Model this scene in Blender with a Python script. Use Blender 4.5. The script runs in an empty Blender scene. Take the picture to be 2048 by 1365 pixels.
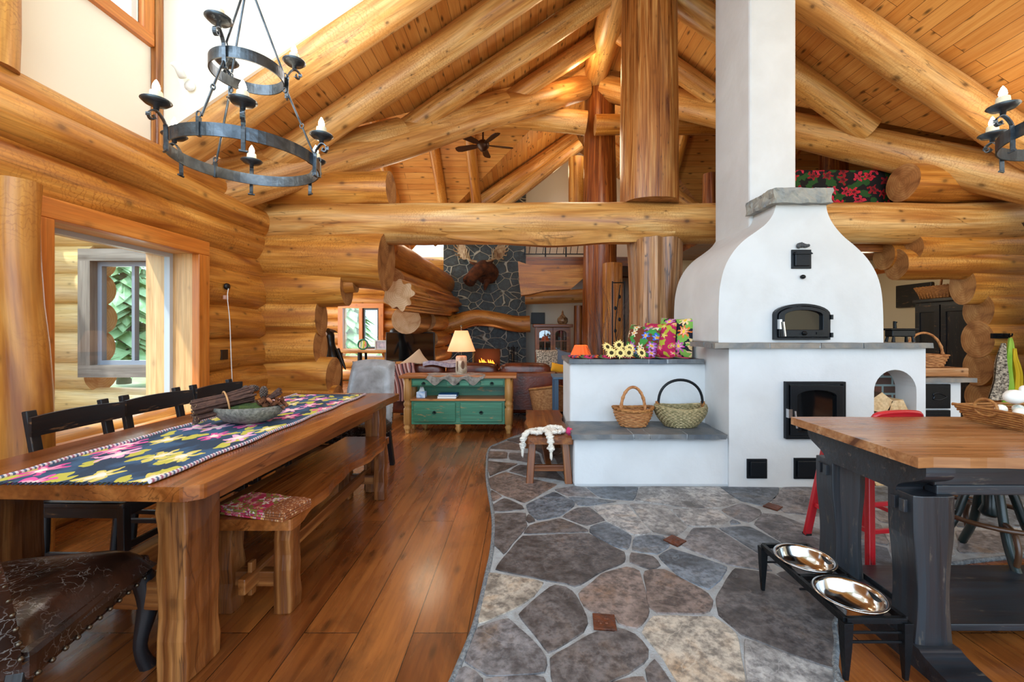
import bpy, bmesh, math, random
from math import sin, cos, pi, radians as R, sqrt, atan2
from mathutils import Vector, Matrix, noise, Euler
V = Vector
random.seed(7)
SC = bpy.context.scene
COL = SC.collection
# ---------------------------------------------------------------- camera
F, CX, CY, H = 850.0, 1045.0, 662.0, 1.30
cam = bpy.data.cameras.new('camera'); co = bpy.data.objects.new('camera', cam); COL.objects.link(co)
co.location = (0, 0, H); co.rotation_euler = (R(90), 0, 0)
cam.sensor_width = 36; cam.lens = F/2048*36
cam.shift_x = -(CX-1024)/2048; cam.shift_y = -(682.5-CY)/2048
cam.clip_start = 0.05; cam.clip_end = 200
SC.camera = co
# ---------------------------------------------------------------- world, exposure, daylight, added fill lamps
w = bpy.data.worlds.new('world'); SC.world = w; w.use_nodes = True
bg = w.node_tree.nodes['Background']; bg.inputs[0].default_value = (0.66, 0.83, 1.0, 1); bg.inputs[1].default_value = 4.0
SC.view_settings.view_transform = 'Standard'; SC.view_settings.look = 'None'
SC.view_settings.exposure = 0.0; SC.view_settings.gamma = 1.0
def area(name, loc, size, energy, col, target):
    l = bpy.data.lights.new(name, 'AREA'); l.shape = 'RECTANGLE'; l.size, l.size_y = size; l.energy = energy; l.color = col
    o = bpy.data.objects.new(name, l); COL.objects.link(o); o.location = loc
    o.rotation_euler = (V(target)-V(loc)).to_track_quat('-Z', 'Y').to_euler(); return o
def point(name, loc, energy, col, rad=.08):
    l = bpy.data.lights.new(name, 'POINT'); l.energy = energy; l.color = col; l.shadow_soft_size = rad
    o = bpy.data.objects.new(name, l); COL.objects.link(o); o.location = loc; return o
area('rear_daylight_fill', (-.8, -2.2, 2.3), (6.5, 3.2), 80, (.60, .80, 1), (1.2, 4, 1.2))  # added fill lamp behind the camera, standing in for daylight from unseen windows
area('dormer_fill', (-2.2, .7, 4.2), (2.4, 1.6), 92, (.70, .85, 1), (2.0, 4.2, 2.0))  # added cool fill lamp out of view, aimed to brighten the chimney side
area('living_left_fill', (-5.9, 8.2, 2.2), (4.2, 2.4), 150, (1, .95, .86), (0, 8.6, 1.4))  # added fill lamp brightening the living room in place of window light
area('daylight_kitchen_right', (6.0, 1.2, 2.0), (2.4, 1.8), 40, (1, .93, .82), (3, 3.6, 1.2))
for i, (x, y, z, e) in enumerate([(-1.3, 3.4, 3.5, 24), (3.3, 3.0, 3.9, 24), (.9, 6.3, 3.9, 34), (-1.8, 8.0, 3.5, 34), (1.3, 8.6, 5.2, 26), (4.6, 4.0, 3.3, 12)]):
    point('room_fill', (x, y, z), e*(1.35 if i == 0 else 1), (1, .95, .90) if i == 0 else (1, .82, .58), .35)  # added fill points without any fitting; the first is near white, the rest warm
point('ridge_uplight', (.95, 6.9, 5.45), 20, (1, .72, .38), .12)
point('ridge_uplight', (.8, 9.6, 4.9), 12, (1, .72, .38), .12)
point('nook_light', (5.0, 6.4, 2.1), 14, (1, .85, .62), .2)
sn = bpy.data.lights.new('sun', 'SUN'); sn.energy = 4.5; sn.color = (1, .95, .85); sn.angle = R(2); so = bpy.data.objects.new('sun', sn); COL.objects.link(so)
so.rotation_euler = V((.35, .45, -.82)).to_track_quat('-Z', 'Y').to_euler()
# ---------------------------------------------------------------- helpers
def P(px, py, D): return V(((px-CX)*D/F, D, H-(py-CY)*D/F))
def XX(px, D): return (px-CX)*D/F
def ZZ(py, D): return H-(py-CY)*D/F
def lin(c):
    if isinstance(c, str):
        c = c.lstrip('#'); c = [int(c[i:i+2], 16)/255 for i in (0, 2, 4)]
    return tuple(x/12.92 if x <= .04045 else ((x+.055)/1.055)**2.4 for x in c[:3])
def rgba(c): return (*lin(c), 1)
class MB:
    def __init__(s): s.v=[]; s.f=[]; s.g=[]; s.t=[]; s.sm=[]; s.mi=[]; s.k=[]
    def add(s, vs, fs, gs=None, t=(1,1,1), sm=True, mi=0, ks=None):
        o = len(s.v); s.v += [V(p) for p in vs]; s.g += gs if gs else [V(p) for p in vs]
        s.t += [t]*len(vs)
        s.k += ks if ks else [V((g.x, g.y+g.z, 0)) for g in (gs if gs else [V(p) for p in vs])]
        for k, f in enumerate(fs):
            s.f.append([i+o for i in f]); s.sm.append(sm if isinstance(sm, bool) else sm[k]); s.mi.append(mi if isinstance(mi, int) else mi[k])
        return s
    def box(s, c, d, m=None, t=(1,1,1), mi=0, ax=None, taper=1.0):
        c, d = V(c), V(d); hx, hy, hz = d/2
        vs = [V((x*(taper if z < 0 else 1), y*(taper if z < 0 else 1), z)) for x in (-hx, hx) for y in (-hy, hy) for z in (-hz, hz)]
        fs = [(0,1,3,2),(4,6,7,5),(0,4,5,1),(2,3,7,6),(0,2,6,4),(1,5,7,3)]
        a = ax if ax is not None else max(range(3), key=lambda i: d[i])
        ro = V((random.random()*9, random.random()*9, random.random()*9)); o = [[0,1,2],[1,0,2],[2,0,1]][a]
        gs = [V((p[o[0]], p[o[1]], p[o[2]]))+ro for p in vs]
        # split per face for clean grain/bevel shading is not needed: flat faces
        M = Matrix.Translation(c) @ (m.to_4x4() if m else Matrix())
        return s.add([M @ p for p in vs], fs, gs, t, False, mi)
    def bb(s, x0, x1, y0, y1, z0, z1, **k): return s.box(((x0+x1)/2, (y0+y1)/2, (z0+z1)/2), (x1-x0, y1-y0, z1-z0), **k)
    def bar(s, a, b, w, h, up=(0,0,1), **k):
        a, b = V(a), V(b); d = b-a; x = d.normalized(); u = V(up)
        if abs(x.dot(u)) > .97: u = V((0, 1, 0))
        y = u.cross(x).normalized(); z = x.cross(y)
        return s.box((a+b)/2, (d.length, w, h), Matrix((x, y, z)).transposed(), ax=0, **k)
    def tube(s, pts, rad, n=10, caps=True, t=(1,1,1), mi=0, cmi=None, jit=0., cuts=(None, None), el=1.0, sm=True, closed=False):
        pts = [V(p) for p in pts]; m = len(pts); rs = rad if isinstance(rad, (list, tuple)) else [rad]*m
        ro = V((random.random()*9, random.random()*9, random.random()*9))
        tan = [((pts[(i+1) % m] if closed else pts[min(i+1, m-1)])-(pts[i-1] if closed else pts[max(i-1, 0)])).normalized() for i in range(m)]
        u = V((0,0,1)) if abs(tan[0].z) < .9 else V((0,1,0))
        u = (u-tan[0]*u.dot(tan[0])).normalized(); vs=[]; gs=[]; ks=[]; L = 0
        sd = random.random()*50
        for i in range(m):
            if i:
                L += (pts[i]-pts[i-1]).length; u = (u-tan[i]*u.dot(tan[i])).normalized()
            w_ = tan[i].cross(u)
            for k in range(n):
                a = 2*pi*k/n; r = rs[i]
                if jit: r *= 1+jit*noise.noise(V((cos(a)*.8+sd, sin(a)*.8, L*1.3)))+jit*.5*noise.noise(V((cos(a)*2+sd, sin(a)*2+9, L*3)))
                p = pts[i]+u*cos(a)*r+w_*sin(a)*r*el
                for e, c in ((0, cuts[0]), (m-1, cuts[1])):
                    if i == e and c is not None:
                        c_ = V(c); p = p-tan[i]*((p-pts[i]).dot(c_)/tan[i].dot(c_))
                vs.append(p); gs.append(V((L, cos(a)*rs[i], sin(a)*rs[i]))+ro); ks.append(V((L+ro.x, abs(a-pi)*rs[i]+ro.y, 0)))
        fs = [(i*n+k, i*n+(k+1) % n, (i+1)*n+(k+1) % n, (i+1)*n+k) for i in range(m-1) for k in range(n)]
        if closed: fs += [((m-1)*n+k, (m-1)*n+(k+1) % n, (k+1) % n, k) for k in range(n)]
        s.add(vs, fs, gs, t, sm, mi, ks)
        if caps and not closed:
            for e in (0, m-1):
                ring = vs[e*n:(e+1)*n]; c = sum(ring, V())/n
                g = [V((0, cos(2*pi*k/n)*rs[e], sin(2*pi*k/n)*rs[e])) for k in range(n)]+[V((0,0,0))]
                ff = [((k+1) % n, k, n) if e == 0 else (k, (k+1) % n, n) for k in range(n)]
                s.add(ring+[c], ff, g, t, False, mi if cmi is None else cmi)
        return s
    def lathe(s, prof, n=20, c=(0,0,0), ax=None, t=(1,1,1), mi=0, sm=True, sq=(1,1)):
        c = V(c); M = ax.to_track_quat('Z', 'Y').to_matrix() if ax is not None else Matrix.Identity(3); vs=[]; gs=[]
        for (r, z) in prof:
            for k in range(n):
                a = 2*pi*k/n; vs.append(c+M @ V((r*cos(a)*sq[0], r*sin(a)*sq[1], z))); gs.append(V((z, r*cos(a), r*sin(a))))
        m = len(prof); fs = [(i*n+k, i*n+(k+1) % n, (i+1)*n+(k+1) % n, (i+1)*n+k) for i in range(m-1) for k in range(n)]
        if prof[0][0] > 1e-4: fs.append(tuple(range(n-1, -1, -1)))
        if prof[-1][0] > 1e-4: fs.append(tuple((m-1)*n+k for k in range(n)))
        return s.add(vs, fs, gs, t, sm, mi)
    def prism(s, poly, a0, a1, axis='y', t=(1,1,1), mi=0, sm=False, side_sm=False):
        # poly in the plane across axis; extruded a0..a1 along axis
        def q(p, a): return V((p[0], a, p[1])) if axis == 'y' else V((p[0], p[1], a)) if axis == 'z' else V((a, p[0], p[1]))
        n = len(poly); vs = [q(p, a0) for p in poly]+[q(p, a1) for p in poly]
        s.add(vs, [(k, (k+1) % n, n+(k+1) % n, n+k) for k in range(n)], None, t, side_sm, mi)
        s.add(vs, [tuple(range(n-1, -1, -1)), tuple(range(n, 2*n))], None, t, False, mi)
        return s
    def blob(s, c, r, n=14, m=9, f=None, M=None, t=(1,1,1), mi=0, sm=True, jit=0):
        c = V(c); r = V(r) if not isinstance(r, (int, float)) else V((r, r, r)); vs=[]; gs=[]; sd = random.random()*30
        for i in range(m+1):
            ph = pi*i/m
            for k in range(n):
                a = 2*pi*k/n; d = V((sin(ph)*cos(a), sin(ph)*sin(a), cos(ph))); p = V((d.x*r.x, d.y*r.y, d.z*r.z))
                if jit: p *= 1+jit*noise.noise(d*1.7+V((sd, 0, 0)))
                if f: p = f(d, p)
                vs.append(c+(M @ p if M else p)); gs.append(p+V((sd, 0, 0)))
        fs = [(i*n+k, (i+1)*n+k, (i+1)*n+(k+1) % n, i*n+(k+1) % n) for i in range(m) for k in range(n)]
        return s.add(vs, fs, gs, t, sm, mi)
    def grid(s, f, nu, nv, t=(1,1,1), mi=0, sm=True, g=None):
        vs = [V(f(i/nu, j/nv)) for j in range(nv+1) for i in range(nu+1)]
        gs = [V(g(i/nu, j/nv)) for j in range(nv+1) for i in range(nu+1)] if g else None
        return s.add(vs, [(j*(nu+1)+i, j*(nu+1)+i+1, (j+1)*(nu+1)+i+1, (j+1)*(nu+1)+i) for j in range(nv) for i in range(nu)], gs, t, sm, mi)
def log(mb, a, b, r0, r1=None, n=22, wob=.012, jit=.05, seg=.22, cuts=(None, None), t=None, el=1.0, mi=0, cmi=1, bend=0):
    a, b = V(a), V(b); r1 = r1 or r0; L = (b-a).length; m = max(3, int(L/seg)); sd = random.random()*60
    pts=[]; rs=[]
    for i in range(m+1):
        u = i/m; p = a.lerp(b, u); k = sin(pi*u)**.5 if 0 < u < 1 else 0
        p += V((noise.noise(V((sd, u*L*.6, 0))), noise.noise(V((sd, u*L*.6, 7))), noise.noise(V((sd, u*L*.6, 14)))))*wob*3*k+V((0, 0, bend*sin(pi*u)))
        pts.append(p); rs.append((r0+(r1-r0)*u)*(1+.03*noise.noise(V((sd+3, u*L*1.2, 0)))))
    if t is None: q = random.uniform(.9, 1.06); t = (q, q*random.uniform(.98, 1.01), q*random.uniform(.95, 1))
    mb.tube(pts, rs, n, True, t, mi, cmi, jit, cuts, el)
def link(name, mb, mats, parent=None, off=None, bev=0, bseg=2):
    me = bpy.data.meshes.new(name); o_ = V(off) if off is not None else V((0,0,0))
    me.from_pydata([tuple(p-o_) for p in mb.v], [], mb.f)
    for m in (mats if isinstance(mats, (list, tuple)) else [mats]): me.materials.append(m)
    nm = len(me.materials)
    for p, s_, mi in zip(me.polygons, mb.sm, mb.mi): p.use_smooth = s_; p.material_index = min(mi, nm-1)
    a = me.attributes.new('gc', 'FLOAT_VECTOR', 'POINT'); a.data.foreach_set('vector', [c for g in mb.g for c in g])
    a = me.attributes.new('g2', 'FLOAT_VECTOR', 'POINT'); a.data.foreach_set('vector', [c for g in mb.k for c in g])
    a = me.attributes.new('tint', 'FLOAT_COLOR', 'POINT'); a.data.foreach_set('color', [c for g in mb.t for c in (*g, 1)])
    me.validate(); me.update()
    o = bpy.data.objects.new(name, me); COL.objects.link(o)
    if parent: o.parent = parent
    if bev:
        # weld split corners so the bevel can run round every edge
        m = o.modifiers.new('bevel', 'BEVEL'); m.width = bev; m.segments = bseg; m.limit_method = 'ANGLE'; m.angle_limit = R(35)
    return o
def tag(o, label, cat=None, group=None):
    if label: o['label'] = label
    if cat: o['category'] = cat
    if group: o['group'] = group
    return o
def thing(name, label, cat, loc=(0,0,0), rz=0, group=None):
    o = bpy.data.objects.new(name, None); COL.objects.link(o); o.location = loc; o.rotation_euler = (0, 0, rz); o.empty_display_size = .1
    return tag(o, label, cat, group)
def one(name, label, cat, mb, mats, loc=None, rz=0, group=None, bev=0, world=True):
    """a thing that is a single mesh; origin moved to its base"""
    if loc is None:
        xs = [p.x for p in mb.v]; ys = [p.y for p in mb.v]; zs = [p.z for p in mb.v]
        loc = ((min(xs)+max(xs))/2, (min(ys)+max(ys))/2, min(zs)); off = loc
    else: off = (0,0,0)
    o = link(name, mb, mats, None, off, bev); o.location = loc; o.rotation_euler = (0, 0, rz)
    return tag(o, label, cat, group)
def part(name, mb, mats, root, bev=0, world=False, label=None):
    off = None
    if world:
        off = V(root.location)
        if root.parent: off = off+V(root.parent.location)
    o = link(name, mb, mats, root, off, bev)
    if label: o['label'] = label
    return o
def struct(name, mb, mats, bev=0, parent=None):
    o = link(name, mb, mats, parent, None, bev)
    if not parent: o['kind'] = 'structure'
    return o
def dup(root, loc, rz=None, label=None, group=None):
    def cp(o, par):
        c = o.copy(); COL.objects.link(c); c.parent = par
        for ch in list(o.children): cp(ch, c)
        return c
    r = cp(root, None); r.location = loc
    if rz is not None: r.rotation_euler = (0, 0, rz)
    if label: r['label'] = label
    if group: r['group'] = group
    return r
def arc(c, r, a0, a1, n, ax='xz'):
    c = V(c); o=[]
    for i in range(n+1):
        a = a0+(a1-a0)*i/n; q = {'xz': V((cos(a), 0, sin(a))), 'yz': V((0, cos(a), sin(a))), 'xy': V((cos(a), sin(a), 0))}[ax]; o.append(c+q*r)
    return o
def smooth_pts(pts, k=6):
    pts = [V(p) for p in pts]; o=[]
    for i in range(len(pts)-1):
        a, b, c, d = pts[max(i-1, 0)], pts[i], pts[i+1], pts[min(i+2, len(pts)-1)]
        for j in range(k):
            t = j/k; o.append(.5*((2*b)+(c-a)*t+(2*a-5*b+4*c-d)*t*t+(3*b-a-3*c+d)*t**3))
    return o+[pts[-1]]
# ---------------------------------------------------------------- materials
class NM:
    def __init__(s, name):
        s.m = bpy.data.materials.new(name); s.m.use_nodes = True; s.t = s.m.node_tree; s.b = s.t.nodes['Principled BSDF']
        s.gc = s.n('ShaderNodeAttribute', attribute_name='gc').outputs['Vector']
        s.g2 = s.n('ShaderNodeAttribute', attribute_name='g2').outputs['Vector']
        s.tint = s.n('ShaderNodeAttribute', attribute_name='tint').outputs['Color']
    def n(s, typ, _i=None, **p):
        nd = s.t.nodes.new(typ)
        for k, v in p.items(): setattr(nd, k, v)
        for k, v in (_i or {}).items(): s.set(nd.inputs[k], v)
        return nd
    def set(s, sock, v):
        if isinstance(v, bpy.types.NodeSocket): s.t.links.new(v, sock)
        else: sock.default_value = v
    def map(s, v, sc, loc=(0,0,0)): return s.n('ShaderNodeMapping', {'Vector': v, 'Scale': sc, 'Location': loc}).outputs[0]
    def noise(s, v, scale=1, detail=3, dist=0., rough=.5): return s.n('ShaderNodeTexNoise', {'Vector': v, 'Scale': scale, 'Detail': detail, 'Distortion': dist, 'Roughness': rough}).outputs['Fac']
    def ramp(s, fac, stops, interp='LINEAR'):
        r = s.n('ShaderNodeValToRGB', {'Fac': fac}); e = r.color_ramp; e.interpolation = interp
        while len(e.elements) < len(stops): e.elements.new(.5)
        for el, (p, c) in zip(e.elements, stops): el.position = p; el.color = (c, c, c, 1) if isinstance(c, (int, float)) else (rgba(c) if isinstance(c, str) else (*c[:3], 1))
        return r.outputs['Color']
    def mix(s, fac, a, b, mode='MIX'):
        nd = s.n('ShaderNodeMix', data_type='RGBA', blend_type=mode); s.set(nd.inputs[0], fac)
        for i, v in ((6, a), (7, b)):
            s.set(nd.inputs[i], rgba(v) if isinstance(v, str) else v)
        return nd.outputs[2]
    def math(s, op, a, b=0., c=0.):
        nd = s.n('ShaderNodeMath', operation=op); s.set(nd.inputs[0], a); s.set(nd.inputs[1], b); s.set(nd.inputs[2], c); return nd.outputs[0]
    def bump(s, h, st=.3, d=.01):
        s.set(s.b.inputs['Normal'], s.n('ShaderNodeBump', {'Height': h, 'Strength': st, 'Distance': d}).outputs[0])
    def out(s, col, rough=.5, metal=0., tint=True, **k):
        if isinstance(col, str): col = rgba(col)
        if tint: col = s.mix(1., col, s.tint, 'MULTIPLY')
        s.set(s.b.inputs['Base Color'], col); s.set(s.b.inputs['Roughness'], rough); s.set(s.b.inputs['Metallic'], metal)
        for q, v in k.items(): s.set(s.b.inputs[q.replace('_', ' ')], v)
        return s.m
def wood(name, c1, c2, c3, gs=6., rough=.38, knots=.6, bump=.15, burl=0., crack=0., scratch=None, kc='#3a1d0c'):
    m = NM(name)
    v = m.map(m.gc, (.55, gs, gs)); n1 = m.noise(v, 1, 5, 1.4)
    col = m.ramp(n1, [(.3, c1), (.5, c2), (.72, c3)])
    big = m.noise(m.map(m.gc, (.9, 2.2, 2.2), (3, 1, 4)), 1, 3, .6)
    col = m.mix(m.ramp(big, [(.45, 0.), (.75, .55)]), col, c1)
    fine = m.noise(m.map(m.gc, (3, 55, 55)), 1, 3)
    col = m.mix(m.ramp(fine, [(.35, .35), (.6, 0.)]), col, m.mix(.5, c1, kc))
    if burl:
        wv = m.n('ShaderNodeTexWave', {'Vector': m.map(m.gc, (1.6, 2.2, 2.2)), 'Scale': 5., 'Distortion': 14., 'Detail': 3., 'Detail Scale': 1.6}).outputs['Fac']
        pm = m.ramp(m.noise(m.map(m.gc, (1.3, 2, 2)), 1, 2), [(.42, 0.), (.6, burl)])
        col = m.mix(m.math('MULTIPLY', m.ramp(wv, [(.0, 1.), (.22, 0.)]), pm), col, c1)
    if knots:
        kn = m.n('ShaderNodeTexVoronoi', {'Vector': m.map(m.g2, (1., 1.5, 1.)), 'Scale': 2.3, 'Randomness': 1.}, voronoi_dimensions='2D')
        kk = m.math('DIVIDE', kn.outputs['Distance'], m.math('ADD', .25, m.n('ShaderNodeSeparateColor', {0: kn.outputs['Color']}).outputs[0]))
        col = m.mix(m.ramp(kk, [(.035, knots), (.055, knots*.6), (.10, knots*.15), (.16, 0.)]), col, kc)
    if crack:
        ck = m.noise(m.map(m.gc, (.35, 5, 5), (8, 8, 8)), 1, 4, .5)
        col = m.mix(m.ramp(ck, [(.495, 0.), (.5, crack), (.505, 0.)]), col, kc)
    if scratch:
        sc = m.noise(m.map(m.gc, (6, 30, 30), (1, 2, 3)), 1, 5, 0, .7)
        col = m.mix(m.ramp(sc, [(.6, 0.), (.68, .8)]), col, scratch)
    m.bump(m.math('ADD', m.math('MULTIPLY', n1, .6), m.math('MULTIPLY', fine, .5)), bump, .01)
    return m.out(col, m.ramp(n1, [(.3, rough-.06), (.7, rough+.08)]))
def endgrain(name, c1, c2, c3):
    m = NM(name); w_ = m.n('ShaderNodeTexWave', {'Vector': m.gc, 'Scale': 11., 'Distortion': 3., 'Detail': 2., 'Detail Scale': 1.2}, wave_type='RINGS', rings_direction='X').outputs['Fac']
    big = m.noise(m.gc, 6, 4, .6)
    col = m.mix(m.ramp(w_, [(0., .35), (.5, 0.)]), m.ramp(big, [(.3, c1), (.5, c2), (.7, c3)]), c1)
    return m.out(col, .6)
def plain(name, c, rough=.5, metal=0., bump=0., bs=60, var=.0, c2=None, vs=4., **k):
    m = NM(name); col = rgba(c) if isinstance(c, str) else c
    if c2: col = m.mix(m.ramp(m.noise(m.gc, vs, 4, .4), [(.35, 0.), (.65, 1.)]), c, c2)
    if bump: m.bump(m.noise(m.gc, bs, 4), bump, .01)
    return m.out(col, rough, metal, **k)
def emis(name, c, st):
    m = NM(name); m.set(m.b.inputs['Emission Color'], rgba(c)); m.b.inputs['Emission Strength'].default_value = st; return m.out(c, .6)
def glass(name, c='#ffffff', rough=.0, mixf=.9):
    m = NM(name); nt = m.t; tr = m.n('ShaderNodeBsdfTransparent', {'Color': rgba(c)}); gl = m.n('ShaderNodeBsdfGlossy', {'Roughness': .02})
    mx = m.n('ShaderNodeMixShader', {0: 1-mixf}); nt.links.new(tr.outputs[0], mx.inputs[1]); nt.links.new(gl.outputs[0], mx.inputs[2])
    nt.links.new(mx.outputs[0], nt.nodes['Material Output'].inputs[0]); return m.m
def planks(name, c1, c2, dark, bw, bl, rough, along='y', coat=0., patch=None, knots=.8, seam='#2a1608', bump=.25):
    """boards: gc = (along, across, 0) in metres"""
    m = NM(name)
    br = m.n('ShaderNodeTexBrick', {'Vector': m.gc, 'Color1': (0, 0, 0, 1), 'Color2': (1, 1, 1, 1), 'Mortar': (.5, .5, .5, 1), 'Scale': 1., 'Mortar Size': .0022, 'Mortar Smooth': .2, 'Bias': 0., 'Brick Width': bl, 'Row Height': bw}, offset=.37, offset_frequency=2, squash=1.)
    rnd = m.n('ShaderNodeSeparateColor', {0: br.outputs['Color']}).outputs[0]
    # per board random shift of the grain
    cmb = m.n('ShaderNodeCombineXYZ', {'X': m.math('MULTIPLY', rnd, 13.), 'Y': m.math('MULTIPLY', rnd, 7.), 'Z': rnd})
    vv = m.n('ShaderNodeVectorMath', {0: m.gc, 1: cmb.outputs[0]}, operation='ADD').outputs[0]
    g = m.noise(m.map(vv, (.7, 9, 1)), 1, 5, 1.6)
    col = m.ramp(g, [(.28, dark), (.45, c1), (.7, c2)])
    tone = m.ramp(rnd, [(0., c1), (.5, c2), (1., dark)])
    col = m.mix(.42, col, tone)
    fine = m.noise(m.map(vv, (4, 90, 1)), 1, 3)
    col = m.mix(m.ramp(fine, [(.35, .3), (.6, 0.)]), col, dark)
    kn = m.n('ShaderNodeTexVoronoi', {'Vector': m.map(vv, (1.3, 3.6, 1)), 'Scale': 1.5, 'Randomness': 1.}, voronoi_dimensions='2D').outputs['Distance']
    col = m.mix(m.ramp(kn, [(.03, knots), (.06, knots*.7), (.12, 0.)]), col, seam)
    if patch:
        pn = m.noise(m.map(m.gc, (1.2, 2.4, 1)), 1.3, 6, .8, .65)
        col = m.mix(m.ramp(pn, [(.5, 0.), (.7, .7)]), col, patch)
    col = m.mix(br.outputs['Fac'], col, seam)
    m.bump(m.math('ADD', m.math('MULTIPLY', g, .4), m.math('MULTIPLY', br.outputs['Fac'], -1.)), bump, .004)
    return m.out(col, m.ramp(g, [(.3, rough), (.7, rough+.1)]), Coat_Weight=coat, Coat_Roughness=.12)
def flowers(name, base, cols, scale=6., size=.33, petals=5, leaf=None, center='#e8c020', rough=.85, bumps=.3, base2=None, stripes=None, wob=.25, inner='#f4e4dc', ls=1.15):
    m = NM(name); uv = m.map(m.gc, (scale, scale, scale))
    jit = m.n('ShaderNodeTexNoise', {'Vector': m.gc, 'Scale': scale*4., 'Detail': 1.}).outputs['Color']
    uvj = m.n('ShaderNodeVectorMath', {0: uv, 1: m.n('ShaderNodeVectorMath', {0: jit, 'Scale': wob}, operation='SCALE').outputs[0]}, operation='ADD').outputs[0]
    def fl(vec, sz, pt, loc):
        vq = m.n('ShaderNodeMapping', {'Vector': vec, 'Location': loc}).outputs[0]
        vo = m.n('ShaderNodeTexVoronoi', {'Vector': vq, 'Scale': 1., 'Randomness': .75}, voronoi_dimensions='2D')
        df = m.n('ShaderNodeVectorMath', {0: vq, 1: vo.outputs['Position']}, operation='SUBTRACT').outputs[0]
        sp = m.n('ShaderNodeSeparateXYZ', {0: df}); ang = m.math('ARCTAN2', sp.outputs[1], sp.outputs[0])
        rad = m.math('SQRT', m.math('ADD', m.math('POWER', sp.outputs[0], 2.), m.math('POWER', sp.outputs[1], 2.)))
        lim = m.math('MULTIPLY', m.math('ADD', .72, m.math('MULTIPLY', m.math('COSINE', m.math('MULTIPLY', ang, float(pt))), .28)), sz)
        return m.math('LESS_THAN', rad, lim), m.math('LESS_THAN', rad, sz*.26), m.n('ShaderNodeSeparateColor', {0: vo.outputs['Color']}).outputs[0], m.math('LESS_THAN', rad, m.math('MULTIPLY', lim, .6))
    b = rgba(base)
    if base2: b = m.mix(m.ramp(m.noise(m.gc, scale*1.2, 3), [(.45, 0.), (.55, 1.)]), base, base2)
    if stripes:
        sp = m.n('ShaderNodeSeparateXYZ', {0: m.gc}).outputs[0]; k = m.math('FRACT', m.math('MULTIPLY', sp, stripes[0]))
        b = m.ramp(k, [(i/len(stripes[1]), c) for i, c in enumerate(stripes[1])], 'CONSTANT')
    col = b
    if leaf:
        
        for lo_, rot_ in (((3.3, 1.7, 0), .7), ((7.1, 5.2, 0), 2.2)):
            vr = m.n('ShaderNodeMapping', {'Vector': uvj, 'Rotation': (0, 0, rot_), 'Scale': (1.15, 1.15, 1)}).outputs[0]
            a, c_, r9, _ = fl(vr, size*ls, 2, lo_); col = m.mix(m.math('MULTIPLY', a, m.math('GREATER_THAN', r9, .35)), col, leaf)
    if cols:
        a, c_, r_, inn = fl(uvj, size, petals, (0, 0, 0)); n_ = len(cols)
        fc = m.ramp(r_, [(i/n_, c) for i, c in enumerate(cols)], 'CONSTANT')
        col = m.mix(a, col, fc); col = m.mix(inn, col, m.mix(.45, fc, inner)); col = m.mix(c_, col, center)
    m.bump(m.noise(m.gc, 220, 2), bumps, .004)
    return m.out(col, rough)
# ================================================================ materials in use
M_log = wood('honey_log', '#8e4d1a', '#c98636', '#e0a857', 5.5, .38, .6, .25, burl=.55, crack=.45)
M_logB = wood('pale_log', '#a86a30', '#d8a058', '#ebc485', 5.5, .40, .7, .25, burl=.55, crack=.6)
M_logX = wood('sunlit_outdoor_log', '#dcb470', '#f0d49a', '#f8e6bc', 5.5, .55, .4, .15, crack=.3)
M_end = endgrain('log_end_grain', '#7c4d24', '#a97440', '#c2925a')
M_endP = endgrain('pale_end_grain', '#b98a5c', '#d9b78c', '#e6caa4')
M_cedar = wood('red_cedar', '#5e2e10', '#a8652c', '#d29a58', 13., .32, .3, .5, crack=.8)
M_cedarD = wood('dark_cedar', '#4c200a', '#8a4618', '#b87430', 13., .32, .25, .45, crack=.8)
M_ceil = planks('ceiling_pine_boards', '#cf8f45', '#e3ac62', '#b56c2c', .135, 2.6, .45)
M_floor = planks('floor_reclaimed_pine', '#7c421b', '#a3622c', '#5a2c11', .235, 2.9, .22, coat=.3, patch='#3a1e0e', knots=.6)
M_trim = wood('orange_fir_trim', '#b5611f', '#cf7a2c', '#dc9040', 12., .38, .35, .1)
M_trimp = wood('pale_fir_trim', '#c99558', '#e2b57c', '#eccb98', 12., .45, .2, .1)
M_greytrim = wood('weathered_grey_trim', '#6f675e', '#8d857b', '#a29a90', 10., .6, .2, .1)
M_wall = plain('warm_white_wall', '#efe7d6', .8, bump=.05, bs=40)
M_wallw = plain('tan_wall', '#d8c8a6', .8, bump=.05, bs=40)
M_plaster = plain('lime_plaster', '#d3d6d8', .75, bump=.3, bs=16, c2='#cbcdce', vs=3)
M_glass = glass('window_glass', '#f8fdff', mixf=.97)
# ================================================================ floor
FZ = 0.0
mb = MB(); mb.add([(-7, -3, 0), (7.2, -3, 0), (7.2, 12, 0), (-7, 12, 0)], [(0,1,2,3)], [V((y, x, 0)) for x, y in ((-7,-3),(7.2,-3),(7.2,12),(-7,12))])
mb.add([(-7, -3, -.2), (7.2, -3, -.2), (7.2, 12, -.2), (-7, 12, -.2)], [(3,2,1,0)])
struct('floor', mb, M_floor)
def fl(ax, ay, z=0):   # traced junctions of the flagstones on the floor plane
    px, py = 900+ax/3.37, 960+ay/3.37; D = F*H/(py-CY); return V(((px-CX)*D/F, D, z))
def z7(x, y): return ((860+x/2.438-900)*3.37, (880+y/2.438-960)*3.37)
m = NM('flagstone'); n1 = m.noise(m.gc, 3.2, 6, .7, .62); n2 = m.noise(m.gc, 26, 5, 0, .7)
col = m.mix(m.ramp(n1, [(.34, .95), (.56, 0.)]), rgba('#ffffff'), '#77706c'); col = m.mix(m.ramp(n1, [(.54, 0.), (.68, .7)]), col, '#d8b48a')
col = m.mix(m.ramp(n2, [(.38, .75), (.6, 0.)]), col, '#5c5c62')
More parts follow.
